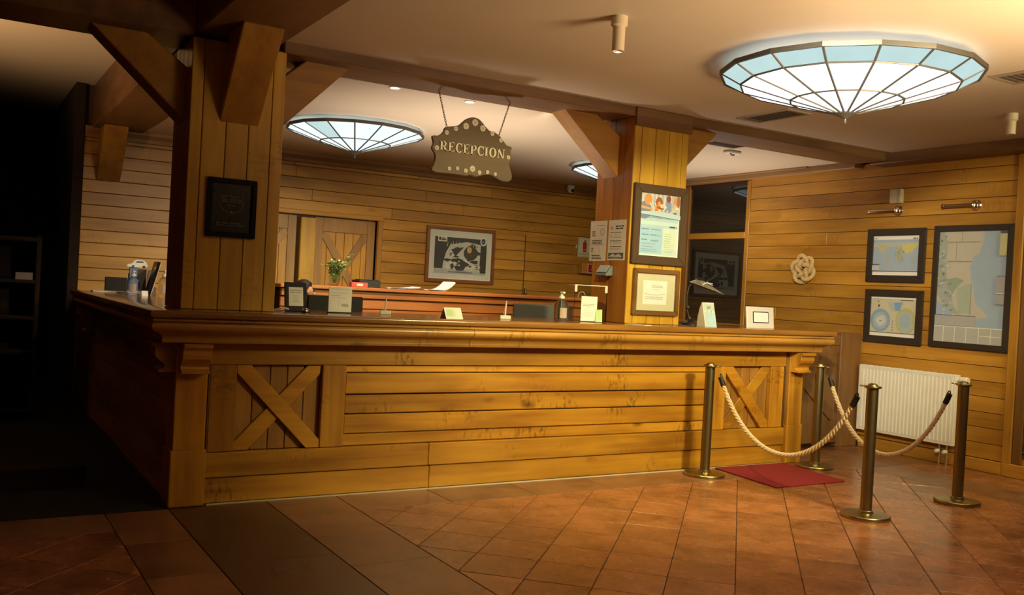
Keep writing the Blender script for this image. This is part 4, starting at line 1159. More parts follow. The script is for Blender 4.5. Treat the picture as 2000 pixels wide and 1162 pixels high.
# framed certificate
t, p, w, h = frame_y('framed_certificate', 'brown framed certificate with cream mat under the poster on the yellow column', 5.005, 5.52, 1.328, 1.732, 6.299, 0.042, 0.028, wood('cert_frame', (0.11, 0.05, 0.018), (0.19, 0.09, 0.03), 'X', vary=0.02, rough=0.3), flat((0.50, 0.48, 0.36), 0.6, name='cream_mat'), 'certificate')
p.rect(0.075, 0.055, w - 0.09, h - 0.06, (0.66, 0.68, 0.70)).lines(0.17, 0.30, [h - 0.12, h - 0.108], 0.007, (0.36, 0.37, 0.4), 0.1).lines(0.19, 0.28, [h - 0.14], 0.005, (0.45, 0.46, 0.5), 0.2)
p.lines(0.10, w - 0.12, [0.10, 0.115], 0.005, (0.25, 0.26, 0.3), 0.1)
for q in range(10):
    u0_, u1_ = 0.09 + q * 0.0235, 0.09 + (q + 1) * 0.0235
    f = lambda u: 0.135 + 0.012 * ((u - 0.2) / 0.12) ** 2
    p.poly([(u0_, f(u0_)), (u1_, f(u1_)), (u1_, f(u1_) + 0.004), (u0_, f(u0_) + 0.004)], (0.30, 0.32, 0.36))
p.obj('print', t)


# notices on the shaded side of the right column (face -x)
def sheet_x(name, label, y0, y1, z0, z1, x, mat, group):
    t = thing(name, label, 'notice', (x, (y0 + y1) / 2, z0), 0, group)
    box('sheet', x - 0.0015, x, y0, y1, z0, z1, mat, t, 0)
    return t, Print((x - 0.0015, y1, z0), (0, -1, 0), (0, 0, 1)), y1 - y0, z1 - z0


t, p, w, h = sheet_x('paper_notice', 'printed paper notice on column side, farther of the two, with small outline drawing', 6.62, 6.862, 1.782, 2.14, 4.949, PAPERP, 'column notices')
p.lines(w * 0.4, w - 0.02, [h - 0.045], 0.006, (0.3, 0.26, 0.24), 0.05).lines(0.03, w * 0.38, [h - 0.1, h - 0.118, h - 0.135], 0.008, INK, 0.3)
for q in range(14):
    aa = 2 * PI * q / 14; ab = 2 * PI * (q + 1) / 14
    p.poly([(w * 0.75 + 0.03 * math.cos(aa), h - 0.1 + 0.03 * math.sin(aa)), (w * 0.75 + 0.03 * math.cos(ab), h - 0.1 + 0.03 * math.sin(ab)), (w * 0.75 + 0.025 * math.cos(ab), h - 0.1 + 0.025 * math.sin(ab)), (w * 0.75 + 0.025 * math.cos(aa), h - 0.1 + 0.025 * math.sin(aa))], (0.25, 0.22, 0.22))
p.lines(0.04, w - 0.05, [h - 0.18, h - 0.20], 0.008, INK, 0.1).rect(0.02, h - 0.213, w - 0.02, h - 0.21, (0.3, 0.26, 0.25)).lines(0.03, 0.06, [0.11, 0.095, 0.08], 0.006, INK).rect(w * 0.6, 0.07, w * 0.63, 0.13, (0.45, 0.4, 0.38)).lines(0.04, w - 0.06, [0.045, 0.022], 0.008, INK, 0.1)
p.obj('print', t)
t, p, w, h = sheet_x('paper_notice', 'printed paper notice on column side, nearer of the two, with mountain picture', 6.348, 6.592, 1.79, 2.14, 4.949, PAPERP, 'column notices')
p.rect(0.01, 0.012, w - 0.02, 0.065, (0.10, 0.10, 0.09)).poly([(0.01, 0.03), (0.05, 0.045), (0.08, 0.058), (0.11, 0.04), (0.14, 0.05), (0.16, 0.055), (0.2, 0.035), (0.2, 0.025), (0.1, 0.03)], (0.55, 0.52, 0.5)).poly([(0.01, 0.012), (0.1, 0.025), (0.2, 0.014)], (0.25, 0.25, 0.23))
p.text('MOVILIZA', 0.1, h - 0.07, 0.02, INK, 0.8) if False else p.lines(0.1, w - 0.02, [h - 0.06, h - 0.08], 0.011, INK, 0.1)
p.lines(0.03, 0.07, [h - 0.065, h - 0.08], 0.006, INK).lines(0.03, w - 0.05, [h - 0.11, h - 0.185, h - 0.235], 0.006, INK, 0.1).lines(0.08, w - 0.05, [h - 0.13, h - 0.145, h - 0.155, h - 0.2, h - 0.212], 0.004, (0.35, 0.3, 0.3), 0.2).oval(0.04, h - 0.14, 0.014, 0.018, (0.5, 0.45, 0.43)).oval(0.04, h - 0.205, 0.012, 0.012, (0.5, 0.45, 0.43)).lines(0.03, w - 0.03, [h - 0.25, h - 0.262], 0.004, (0.4, 0.35, 0.34), 0.2)
p.obj('print', t)
# slanted grey device under the notices
t = thing('wall_device', 'slanted grey device fixed on the shaded side of the yellow column', 'device', (4.94, 6.57, 1.66))
B().prism([(4.95, 1.735), (4.93, 1.74), (4.87, 1.66), (4.875, 1.648), (4.95, 1.655)], 'Y', 6.50, 6.66).obj('housing', flat((0.15, 0.16, 0.17), 0.35, name='grey_metal'), t, 0.004)
B().prism([(4.925, 1.741), (4.921, 1.745), (4.873, 1.683), (4.877, 1.68)], 'Y', 6.51, 6.65).obj('screen', flat((0.25, 0.29, 0.33), 0.2, name='grey_screen'), t, 0.001)

# fire signs on the back wall
t = thing('extinguisher_sign', 'pale green fire extinguisher sign on the back wall beside the column', 'sign', (8.2, 11.5, 2.03))
box('plate', 8.07, 8.40, 11.488, 11.499, 2.025, 2.318, flat((0.62, 0.64, 0.44), 0.5, name='sign_plate'), t, 0.002)
p = Print((8.07, 11.488, 2.025), (1, 0, 0), (0, 0, 1))
GR = (0.18, 0.26, 0.12)
for a in ((0.012, 0.012, 0.318, 0.016), (0.012, 0.277, 0.318, 0.281), (0.012, 0.012, 0.016, 0.281), (0.314, 0.012, 0.318, 0.281)): p.rect(*a, GR)
p.rect(0.085, 0.075, 0.155, 0.22, (0.45, 0.02, 0.02)).rect(0.085, 0.107, 0.155, 0.114, (0.7, 0.6, 0.5)).poly([(0.095, 0.22), (0.145, 0.22), (0.13, 0.232), (0.112, 0.232)], (0.45, 0.02, 0.02)).rect(0.112, 0.232, 0.13, 0.25, INK).rect(0.105, 0.245, 0.15, 0.252, INK)
p.text('MATAFUEGO', 0.03, 0.03, 0.042, INK, 1.0)
p.obj('print', t)
t = thing('alarm_box', 'small wooden box with red plate below the extinguisher sign', 'alarm', (8.24, 11.5, 1.78))
box('housing', 8.10, 8.42, 11.40, 11.499, 1.775, 1.93, wallZ, t, 0.004)
box('plate', 8.2, 8.41, 11.395, 11.401, 1.79, 1.925, flat((0.75, 0.6, 0.55), 0.5), t, 0.002)
p = Print((8.21, 11.395, 1.797), (1, 0, 0), (0, 0, 1)).rect(0, 0, 0.19, 0.12, (0.35, 0.01, 0.02)).oval(0.10, 0.085, 0.035, 0.028, (0.65, 0.5, 0.48)).rect(0.05, 0.04, 0.14, 0.052, (0.65, 0.5, 0.48))
p.obj('print', t)

# ================================================================== RIGHT WALL FITTINGS
# knot of thick rope
kt = thing('rope_knot', 'round decorative rope knot hanging on the right wall', 'rope knot', (8.44, 7.48, 1.9))
pts = []
N = 330
for i in range(N + 1):
    th = 6 * PI * i / N
    r = 0.094 + 0.05 * math.cos(5 * th / 3)
    pts.append((8.428 - 0.02 * math.sin(10 * th / 3) , 7.48 + r * math.cos(th) * 1.08, 1.90 + r * math.sin(th) * 1.1))
B().rope(pts, 0.0225, 0.065, 7).obj('cord', CORDD, kt, 0, True)
# picture lights
for y, z, lb in ((6.28, 2.525, 'brass picture light above the small world map'), (5.42, 2.54, 'brass picture light above the tall coastline map')):
    t = thing('picture_light', lb, 'picture light', (8.47, y, z), 0, 'brass picture lights')
    B().lathe([(0.052, 0), (0.052, -0.008), (0.035, -0.018), (0.02, -0.02), (0.0005, -0.02)], n=24, axis='X').obj('rose', CHROME, t, 0, True, local=True)
    B().tube([(-0.01, 0.03, 0.03)] + [(-0.02 - 0.05 * math.sin(PI * q / 8), 0.0, 0.045 * math.cos(PI * q / 8)) for q in range(9)], 0.008, 8).obj('arm', CHROME, t, 0, True, local=True)
    B().tube([(-0.055, -0.01, 0.0), (-0.06, 0.03, 0.0), (-0.06, 0.31, 0.0)], 0.017, 12).cyl((-0.06, 0.30, 0), 0.02, 0.03, 12, 'Y').obj('tube', CHROME, t, 0, True, local=True)
t = thing('wall_box', 'small cream plastic box above the left picture light', 'sensor', (8.47, 6.3, 2.6))
B().box(-0.05, 0, -0.07, 0.07, 0, 0.15).obj('case', flat((0.55, 0.48, 0.36), 0.5, name='cream_plastic'), t, 0.006, local=True)
B().box(-0.053, -0.049, -0.05, -0.02, 0.01, 0.14).obj('seam', flat((0.40, 0.34, 0.25), 0.5), t, 0, local=True)
# radiator
rd = thing('radiator', 'white ribbed panel radiator under the maps on the right wall', 'radiator', (8.4, 6.03, 0.19))
Y0, Y1, Z0, Z1, XF = 5.47, 6.58, 0.20, 0.885, 8.365
pr_ = []
n = 25
b = B()
prof = []
for i in range(n):
    a = Y0 + 0.02 + (Y1 - Y0 - 0.04) * i / n; w = (Y1 - Y0 - 0.04) / n
    prof += [(a, XF + 0.012), (a + w * 0.18, XF), (a + w * 0.62, XF), (a + w * 0.80, XF + 0.012)]
prof.append((Y1 - 0.02, XF + 0.012))
V = [(x_, y_, Z0 + 0.03) for y_, x_ in prof] + [(x_, y_, Z1 - 0.03) for y_, x_ in prof]
m_ = len(prof)
b.add(V, [(i, i + 1, m_ + i + 1, m_ + i) for i in range(m_ - 1)])
b.box(XF + 0.004, XF + 0.02, Y0, Y1, Z0, Z0 + 0.03).box(XF + 0.004, XF + 0.02, Y0, Y1, Z1 - 0.03, Z1).box(XF + 0.004, XF + 0.02, Y0, Y0 + 0.022, Z0 + 0.03, Z1 - 0.03).box(XF + 0.004, XF + 0.02, Y1 - 0.022, Y1, Z0 + 0.03, Z1 - 0.03)
b.obj('front_panel', RADW, rd)
box('back_panel', 8.43, 8.445, Y0, Y1, Z0, Z1, RADW, rd, 0.003)
b = B().box(XF + 0.012, 8.445, Y0, Y1, Z1 - 0.004, Z1 + 0.006)
b.obj('top_grille', RADW, rd, 0.003)
for q in range(14): box('grille_slot', XF + 0.03, 8.43, Y0 + 0.05 + q * 0.075, Y0 + 0.075 + q * 0.075, Z1 + 0.0058, Z1 + 0.0064, BLACK, rd, 0)
B().box(XF + 0.008, 8.445, Y0 - 0.006, Y0, Z0, Z1).obj('side_plate', RADW, rd, 0.002)
B().box(XF + 0.008, 8.445, Y1, Y1 + 0.006, Z0, Z1).obj('side_plate', RADW, rd, 0.002)
v = B().lathe([(0.022, 0), (0.022, -0.025), (0.03, -0.03), (0.034, -0.06), (0.034, -0.10), (0.028, -0.107), (0.0005, -0.107)], (8.405, Y0 - 0.005, 0.845), 18, 'Y').obj('thermostat_knob', RADW, rd, 0, True)
B().lathe([(0.026, 0), (0.026, -0.018)], (8.405, Y0 - 0.03, 0.845), 16, 'Y').obj('knob_collar', BLACK, v, 0, True)
for y in (5.62, 5.54):
    q = B().tube([(8.40, y, 0.205), (8.40, y, 0.13), (8.402, y - 0.004, 0.09), (8.40, y, -0.0)], 0.011, 10).obj('pipe', flat((0.6, 0.52, 0.42), 0.3, 0.8, name='pipe_metal'), rd, 0, True)
    B().lathe([(0.001, -0.05), (0.017, -0.045), (0.02, -0.03), (0.02, 0), (0.012, 0.01)], (8.39, y, 0.13), 12, 'X').obj('valve', WHITE, q, 0, True)

# ================================================================== ROPE BARRIER AND MAT
MATR = flat((0.22, 0.006, 0.012), 0.95, name='red_mat')
ob = B().prism([(5.79, 5.285), (6.62, 5.285), (6.735, 6.08), (5.87, 6.08)], 'Z', 0.001, 0.012).obj('door_mat', MATR, None, 0.004)
tag(ob, 'bright red floor mat at the right end of the counter', 'mat')


def make_stanchion(label, loc, rz):
    t = thing('stanchion', label, 'stanchion', loc, rz, 'brass rope stanchions')
    B().lathe([(0.168, 0.0), (0.170, 0.004), (0.170, 0.022), (0.166, 0.027), (0.06, 0.032), (0.052, 0.034), (0.05, 0.05), (0.044, 0.054)], n=48).obj('base', BRASS, t, 0, True, local=True)
    B().lathe([(0.041, 0.05), (0.041, 0.925)], n=28).obj('pole', BRASSD, t, 0, True, local=True)
    c = B().lathe([(0.041, 0.92), (0.058, 0.927), (0.06, 0.934), (0.058, 0.94), (0.034, 0.944), (0.032, 0.952), (0.02, 0.958), (0.0005, 0.96)], n=32).obj('cap', BRASS, t, 0, True, local=True)
    B().tube([(0.055 + 0.022 + 0.022 * math.cos(a), 0.022 * math.sin(a), 0.934) for a in [2 * PI * q / 14 for q in range(15)]], 0.005, 7, False).obj('ring', BRASS, t, 0, True, local=True)
    return t


SP = {'l': (5.55, 5.865), 'f': (5.675, 4.34), 'r': (6.86, 4.41), 'b': (6.895, 5.85)}
aim = {'l': ('f'), 'f': ('l'), 'r': ('b'), 'b': ('r')}
lab = {'l': 'brass stanchion nearest the counter planks left of the red mat', 'f': 'brass stanchion standing nearest to the camera in front of the radiator',
       'r': 'rightmost brass stanchion standing by the radiator valve', 'b': 'brass stanchion behind the red mat beside the counter end post'}
st0 = None
for k_ in 'lfrb':
    q = SP[aim[k_]]; a = math.atan2(q[1] - SP[k_][1], q[0] - SP[k_][0])
    if st0 is None: st0 = make_stanchion(lab[k_], (*SP[k_], 0.0), a)
    else: dup(st0, (*SP[k_], 0.0), a, lab[k_], 'brass rope stanchions')


def barrier_rope(A, Bq, low, label):
    A, Bq = Vector((*SP[A], 0.92)), Vector((*SP[Bq], 0.92))
    d = (Bq - A).normalized(); A2, B2 = A + d * 0.095, Bq - d * 0.095
    t = thing('barrier_rope', label, 'rope', ((A2 + B2) / 2)[:2] + (low,), 0, 'barrier ropes')
    # catenary
    n = 110; cpar = 1.75
    f = lambda u: (math.cosh(cpar * (2 * u - 1)) - math.cosh(cpar)) / (1 - math.cosh(cpar))
    P = []
    for i in range(n + 1):
        u = i / n
        P.append(A2 + (B2 - A2) * u + Vector((0, 0, -(0.90 - low) * f(u) - 0.02)))
    L_ = [0]
    for i in range(n): L_.append(L_[-1] + (P[i + 1] - P[i]).length)
    core = [p for p, l in zip(P, L_) if 0.13 < l < L_[-1] - 0.13]
    B().rope(core, 0.019, 0.10, 6).obj('cord', CORD, t, 0, True)
    for ends in ([p for p, l in zip(P, L_) if 0.05 < l < 0.15], [p for p, l in zip(P, L_) if L_[-1] - 0.15 < l < L_[-1] - 0.05]):
        B().tube(ends, 0.022, 12).obj('end_sleeve', BLACK, t, 0, True)
    for p0, p1 in ((A2 + Vector((0, 0, 0.01)), P[6]), (B2 + Vector((0, 0, 0.01)), P[-7])):
        m = (p0 + p1) / 2; ax = (p1 - p0).normalized(); sd = ax.cross(Vector((0, 0, 1))).normalized().cross(ax)
        B().tube([m + ax * 0.035 * math.cos(a) + sd * 0.013 * math.sin(a) for a in [2 * PI * q / 14 for q in range(15)]], 0.005, 7, False).obj('hook', LEAD, t, 0, True)


barrier_rope('l', 'f', 0.315, 'natural twisted rope from the counter stanchion to the front stanchion')
barrier_rope('b', 'r', 0.255, 'natural twisted rope sagging in front of the radiator')

# ================================================================== THINGS ON THE COUNTER
CT = 1.2502


def tilt_obj(o, loc, rx=0, rz=0):
    o.location = loc; o.rotation_euler = (rx, 0, rz)


# black picture stand with a paper
t = thing('table_frame', 'black leaning frame with white printed page beside the left column', 'frame', (2.14, 6.5, CT), 0.12)
t.rotation_euler = (-0.14, 0, 0.12)
B().box(-0.085, 0.085, 0.0, 0.014, 0.0, 0.21).obj('frame', DGREY, t, 0.005, local=True)
o = B().box(-0.055, 0.055, -0.002, 0.001, 0.04, 0.175).obj('page', PAPER, t, 0, local=True)
p = Print((0, 0, 0), (1, 0, 0), (0, 0, 1)); p.o = Vector((-0.055, -0.002, 0.04))
p.lines(0.012, 0.1, [0.11, 0.095], 0.004, INK, 0.1).lines(0.03, 0.09, [0.07, 0.055, 0.042, 0.03], 0.003, (0.3, 0.3, 0.3), 0.3)
q = p.obj('print', t); q.matrix_parent_inverse = Matrix.Identity(4)
B().prism([(0.0, 0.15), (0.0, 0.158), (0.09, 0.025), (0.082, 0.02)], 'X', -0.02, 0.02).obj('easel_leg', DGREY, t, 0.002, local=True)
# small metal bell with knob in front of it
t = thing('service_bell', 'small shiny desk bell in front of the black frame', 'bell', (2.16, 6.36, CT))
B().lathe([(0.03, 0), (0.03, 0.006), (0.026, 0.01)], n=20).obj('base', BLACK, t, 0, True, local=True)
B().lathe([(0.026, 0.01), (0.024, 0.02), (0.015, 0.03), (0.004, 0.034)], n=20).obj('dome', flat((0.5, 0.5, 0.5), 0.2, 1.0), t, 0, True, local=True)
B().cyl((0, 0, 0.033), 0.005, 0.012, 10).obj('button', BLACK, t, 0, True, local=True)
# white cable by the column
ob = B().tube([(1.94, 6.42, CT + 0.008), (1.97, 6.4, CT + 0.016), (2.01, 6.38, CT + 0.03), (2.05, 6.4, CT + 0.02), (2.02, 6.44, CT + 0.006), (1.96, 6.46, CT + 0.006)], 0.005, 8).obj('cable', WHITE, None, 0, True)
tag(ob, 'short white cable lying at the foot of the left column', 'cable')
# white payment sign
t = thing('payment_sign', 'white upright payment sign with dark base lettered VISA', 'sign', (2.455, 6.47, CT))
B().box(-0.09, 0.09, -0.02, 0.02, 0, 0.008).obj('base', DGREY, t, 0.002, local=True)
B().box(-0.088, 0.088, -0.004, 0.004, 0.008, 0.19).obj('panel', PAPER, t, 0.001, local=True)
p = Print((0, 0, 0), (1, 0, 0), (0, 0, 1)); p.o = Vector((-0.088, -0.004, 0.008))
p.lines(0.012, 0.16, [0.168, 0.163], 0.002, (0.3, 0.3, 0.3), 0.2).lines(0.012, 0.165, [0.145, 0.138, 0.131], 0.0016, (0.45, 0.44, 0.43), 0.15).lines(0.012, 0.09, [0.117], 0.003, (0.25, 0.25, 0.25), 0.4).lines(0.02, 0.16, [0.105, 0.099], 0.0016, (0.45, 0.44, 0.43), 0.2)
p.rect(0.014, 0.02, 0.078, 0.084, (0.55, 0.54, 0.53)).rect(0.0155, 0.0215, 0.0765, 0.0825, PAPER)
p.text('VISA', 0.098, 0.04, 0.03, (0.05, 0.05, 0.06), 0.92)
q = p.obj('print', t); q.matrix_parent_inverse = Matrix.Identity(4)


# two white stands with card seen edge-on
def card_stand(label, loc, rz):
    t = thing('card_stand', label, 'card stand', loc, rz, 'white card stands')
    B().box(-0.042, 0.042, -0.03, 0.03, 0, 0.03).obj('base', WHITE, t, 0.005, local=True)
    B().prism([(-0.008, 0.028), (0.004, 0.028), (0.006, 0.145), (0.0, 0.147)], 'Y', -0.025, 0.06).obj('card', PAPERP, t, 0.001, local=True)
    B().prism([(-0.018, 0.028), (-0.016, 0.028), (0.001, 0.14), (0.0, 0.142)], 'Y', -0.02, 0.05).obj('back_leaf', PAPERP, t, 0, local=True)
    return t


cs = card_stand('white block stand holding an upright card, left one behind the counter edge', (2.83, 6.5, CT), -0.42)
dup(cs, (3.80, 6.36, CT), -0.55, 'white block stand holding an upright card, beside the grey monitor', 'white card stands')
# green and white tent card
t = thing('tent_card', 'small folded card with pale green print on the counter middle', 'card', (3.22, 6.17, CT), 0.1)
B().prism([(-0.045, 0), (-0.043, 0), (0.0, 0.078), (0.043, 0), (0.045, 0), (0.0, 0.081)], 'X', -0.075, 0.075).obj('card', WHITE, t, 0, local=True)
p = Print((0, 0, 0), (1, 0, 0), Vector((0, 0.045, 0.081))); p.o = Vector((-0.075, -0.0452, 0.0))
p.rect(0.012, 0.012, 0.138, 0.082, (0.55, 0.62, 0.50)).oval(0.045, 0.045, 0.03, 0.028, (0.45, 0.58, 0.30)).rect(0.09, 0.02, 0.135, 0.075, (0.62, 0.66, 0.62))
q = p.obj('print', t); q.matrix_parent_inverse = Matrix.Identity(4)


# pump bottles
def pump_bottle(label, loc, h, r, rz=0.0, lab_col=(0.42, 0.31, 0.27)):
    t = thing('pump_bottle', label, 'bottle', loc, rz, 'sanitizer bottles')
    k = h / 0.24
    B().lathe([(r * 0.9, 0.0), (r, 0.006), (r, 0.125 * k), (r * 0.92, 0.145 * k), (r * 0.6, 0.168 * k), (r * 0.36, 0.178 * k), (r * 0.34, 0.188 * k)], n=24).obj('body', CLEAR, t, 0, True, local=True)
    c = B().lathe([(r * 0.42, 0.183 * k), (r * 0.42, 0.203 * k), (r * 0.2, 0.206 * k), (r * 0.2, 0.222 * k)], n=18).obj('cap', WHITE, t, 0, True, local=True)
    B().box(-0.012, 0.012, -0.034, 0.012, 0.222 * k, 0.238 * k).obj('nozzle', WHITE, c, 0.004, local=True)
    B().tube([(0, 0, 0.18 * k), (0.003, 0, 0.02)], 0.003, 6).obj('dip_tube', WHITE, t, 0, True, local=True)
    n = 10
    vs = []
    for i in range(n + 1):
        a = -PI / 2 - 0.75 + 1.1 * i / n
        for z in (0.03 * k, 0.11 * k): vs.append(((r + 0.0008) * math.cos(a), (r + 0.0008) * math.sin(a), z))
    B().add(vs, [(2 * i, 2 * i + 2, 2 * i + 3, 2 * i + 1) for i in range(n)]).obj('label', flat(lab_col, 0.6), t, 0, local=True)
    return t


pump_bottle('clear sanitizer pump bottle standing between the grey monitor and the acrylic box', (4.27, 6.27, CT), 0.245, 0.056)
pump_bottle('clear pump bottle nearest the left column on the side counter', (1.70, 8.95, CT), 0.245, 0.055)
pump_bottle('clear pump bottle in front of the car leaflets on the side counter', (1.47, 9.2, CT), 0.225, 0.055)
# acrylic holder with notice and green leaflet
t = thing('acrylic_box', 'clear acrylic suggestion box with white notice and green leaflet', 'box', (4.63, 6.42, CT), -0.2)
b = B()
w_, d_, h_ = 0.15, 0.075, 0.31
b.box(-w_, w_, -d_, -d_ + 0.004, 0.004, h_).box(-w_, w_, d_ - 0.004, d_, 0.004, h_).box(-w_, -w_ + 0.004, -d_ + 0.004, d_ - 0.004, 0.004, h_).box(w_ - 0.004, w_, -d_ + 0.004, d_ - 0.004, 0.004, h_).box(-w_, w_, -d_, d_, 0, 0.004)
b.obj('walls', ACRYL, t, 0, local=True)
EDG = flat((0.6, 0.52, 0.4), 0.3, name='acrylic_edge')
B().box(-w_, w_, -d_ - 0.001, -d_ + 0.005, h_ - 0.006, h_).box(-w_, w_, d_ - 0.005, d_, h_ - 0.006, h_).box(-w_, -w_ + 0.005, -d_, d_, h_ - 0.006, h_).box(w_ - 0.005, w_, -d_, d_, h_ - 0.006, h_).obj('rim', EDG, t, 0, local=True)
for s_ in (-1, 1): B().box(s_ * w_ - 0.022 if s_ > 0 else -w_, s_ * w_ if s_ > 0 else -w_ + 0.022, -d_ - 0.002, -d_, h_ - 0.06, h_ - 0.006).obj('corner_tape', flat((0.6, 0.58, 0.52), 0.6), t, 0, local=True)
B().box(-0.085, 0.06, -d_ - 0.003, -d_ - 0.001, 0.008, 0.215).obj('notice', PAPER, t, 0, local=True)
p = Print((0, 0, 0), (1, 0, 0), (0, 0, 1)); p.o = Vector((-0.085, -d_ - 0.003, 0.008))
p.lines(0.015, 0.13, [0.138, 0.127], 0.005, (0.2, 0.2, 0.2), 0.1).lines(0.05, 0.095, [0.115], 0.004, (0.3, 0.3, 0.3)).rect(0.03, 0.03, 0.12, 0.08, (0.62, 0.63, 0.62)).lines(0.02, 0.11, [0.092], 0.003, (0.4, 0.4, 0.4))
q = p.obj('print', t); q.matrix_parent_inverse = Matrix.Identity(4)
B().add([(0.045, -d_ - 0.012, 0.004), (0.112, -d_ - 0.006, 0.004), (0.108, -d_ - 0.004, 0.11), (0.05, -d_ - 0.004, 0.105), (0.045, -d_ - 0.014, 0.004), (0.112, -d_ - 0.008, 0.004), (0.108, -d_ - 0.006, 0.11), (0.05, -d_ - 0.006, 0.105)], [(0, 1, 2, 3), (7, 6, 5, 4), (0, 4, 5, 1), (1, 5, 6, 2), (2, 6, 7, 3), (3, 7, 4, 0)]).obj('leaflet', flat((0.42, 0.60, 0.28), 0.6), t, 0, local=True)
B().tube([(-0.05 + 0.0 + 0.035 * math.cos(a), 0.0, 0.20 + 0.05 * math.sin(a)) for a in [PI * q / 10 for q in range(11)]], 0.004, 6).obj('tape_loop', WHITE, t, 0, True, local=True)
ob = B().box(4.93, 5.0, 6.0, 6.26, CT, CT + 0.003).obj('loose_paper', PAPER, None, 0)
ob.rotation_euler = (0, 0, 0); tag(ob, 'narrow loose paper strip lying at the foot of the yellow column', 'paper')

# tiffany desk lamp
t = thing('desk_lamp', 'dark bronze desk lamp with dragonfly glass shade right of the yellow column', 'lamp', (5.93, 6.56, CT), -0.54)
BRZ = flat((0.045, 0.037, 0.028), 0.35, 0.7, name='bronze')
B().lathe([(0.085, 0), (0.085, 0.012), (0.07, 0.022), (0.045, 0.03), (0.03, 0.05), (0.018, 0.06)], n=24).obj('foot', BRZ, t, 0, True, local=True)
B().tube([(-0.02, 0, 0.05), (-0.045, 0, 0.15), (-0.05, 0, 0.27), (-0.035, 0, 0.35), (0.0, 0, 0.395), (0.05, 0, 0.41)], [0.012, 0.010, 0.009, 0.008, 0.008, 0.008], 10).obj('stem', BRZ, t, 0, True, local=True)
for z in (0.06, 0.16): B().lathe([(0.001, -0.016), (0.014, -0.008), (0.014, 0.008), (0.001, 0.016)], (-0.04 if z > 0.1 else -0.02, -0.03, z), 12).obj('knob', flat((0.5, 0.45, 0.38), 0.2, 1.0), t, 0, True, local=True)
SHG = flat((0.15, 0.13, 0.10), 0.25, 0.0, name='shade_glass')
ns = 10
apex = Vector((0.06, 0, 0.43))
rim = [Vector((0.13 + 0.16 * math.cos(a), 0.10 * math.sin(a), 0.345 - 0.05 * math.cos(a))) for a in [2 * PI * i / ns for i in range(ns)]]
sh = B(); sb = B()
for i in range(ns):
    a, b_ = rim[i], rim[(i + 1) % ns]
    a1, b1 = apex + (a - apex) * 0.18, apex + (b_ - apex) * 0.18
    sh.add([a, b_, b1, a1], [(0, 1, 2, 3)])
    sb.tube([a1, a], 0.003, 5); sb.tube([a, b_], 0.0035, 5); sb.tube([apex + (a - apex) * 0.55, apex + (b_ - apex) * 0.55], 0.002, 5)
shd = sh.obj('shade', SHG, t, 0, local=True)
sb.obj('lead_lines', flat((0.42, 0.38, 0.32), 0.3, 0.5), shd, 0, True, local=True)
B().lathe([(0.03, 0), (0.02, 0.015), (0.004, 0.022)], tuple(apex - Vector((0, 0, 0.012))), 14).obj('shade_cap', BRZ, shd, 0, True, local=True)
dr = B()
for s_ in (-1, 1):
    for a in (0.25, 0.75): dr.tube([Vector((0.12, -0.062, 0.395)), Vector((0.12 + s_ * 0.05, -0.072 - 0.01 * a, 0.395 - 0.03 * a))], [0.006, 0.003], 6)
dr.lathe([(0.001, -0.012), (0.01, 0), (0.001, 0.012)], (0.12, -0.066, 0.395), 10)
dr.obj('dragonfly', flat((0.5, 0.46, 0.38), 0.3), shd, 0, True, local=True)

# calendar tent and silver photo frame
t = thing('desk_calendar', 'cream and blue tent calendar on the right part of the counter', 'calendar', (5.74, 6.14, CT), -0.05)
B().prism([(-0.06, 0), (0.0, 0.215), (0.008, 0.215), (0.035, 0.16), (0.055, 0.08), (0.062, 0)], 'X', -0.065, 0.065).obj('stand', flat((0.62, 0.56, 0.42), 0.6), t, 0.002, local=True)
p = Print((0, 0, 0), (1, 0, 0), Vector((0, 0.06, 0.215))); p.o = Vector((-0.055, -0.0625, 0.0))
p.rect(0, 0.004, 0.115, 0.222, (0.62, 0.6, 0.52)).rect(0.002, 0.005, 0.113, 0.135, (0.34, 0.50, 0.62)).rect(0.002, 0.145, 0.113, 0.215, (0.42, 0.5, 0.45)).lines(0.03, 0.08, [0.165, 0.175, 0.185], 0.007, (0.15, 0.17, 0.2), 0.2).oval(0.03, 0.14, 0.005, 0.005, (0.4, 0.15, 0.05)).oval(0.075, 0.14, 0.005, 0.005, INK).lines(0.02, 0.09, [0.06, 0.075], 0.004, (0.5, 0.6, 0.66))
q = p.obj('print', t); q.matrix_parent_inverse = Matrix.Identity(4)
t = thing('photo_frame', 'silver leaning frame with small white card at the right counter end', 'frame', (6.47, 6.2, CT), 0.1)
t.rotation_euler = (-0.1, 0, 0.08)
SILV = flat((0.58, 0.54, 0.50), 0.35, name='silver_paint')
B().box(-0.19, 0.19, 0.0, 0.018, 0.0, 0.20).obj('frame', SILV, t, 0.004, local=True)
B().box(-0.11, 0.11, -0.003, 0.0, 0.05, 0.155).obj('inner_rim', DGREY, t, 0, local=True)
B().box(-0.10, 0.10, -0.005, -0.002, 0.058, 0.147).obj('card', flat((0.66, 0.69, 0.72), 0.5), t, 0, local=True)
B().prism([(0.018, 0.16), (0.018, 0.17), (0.09, 0.016), (0.08, 0.012)], 'X', -0.02, 0.02).obj('easel_leg', SILV, t, 0.002, local=True)

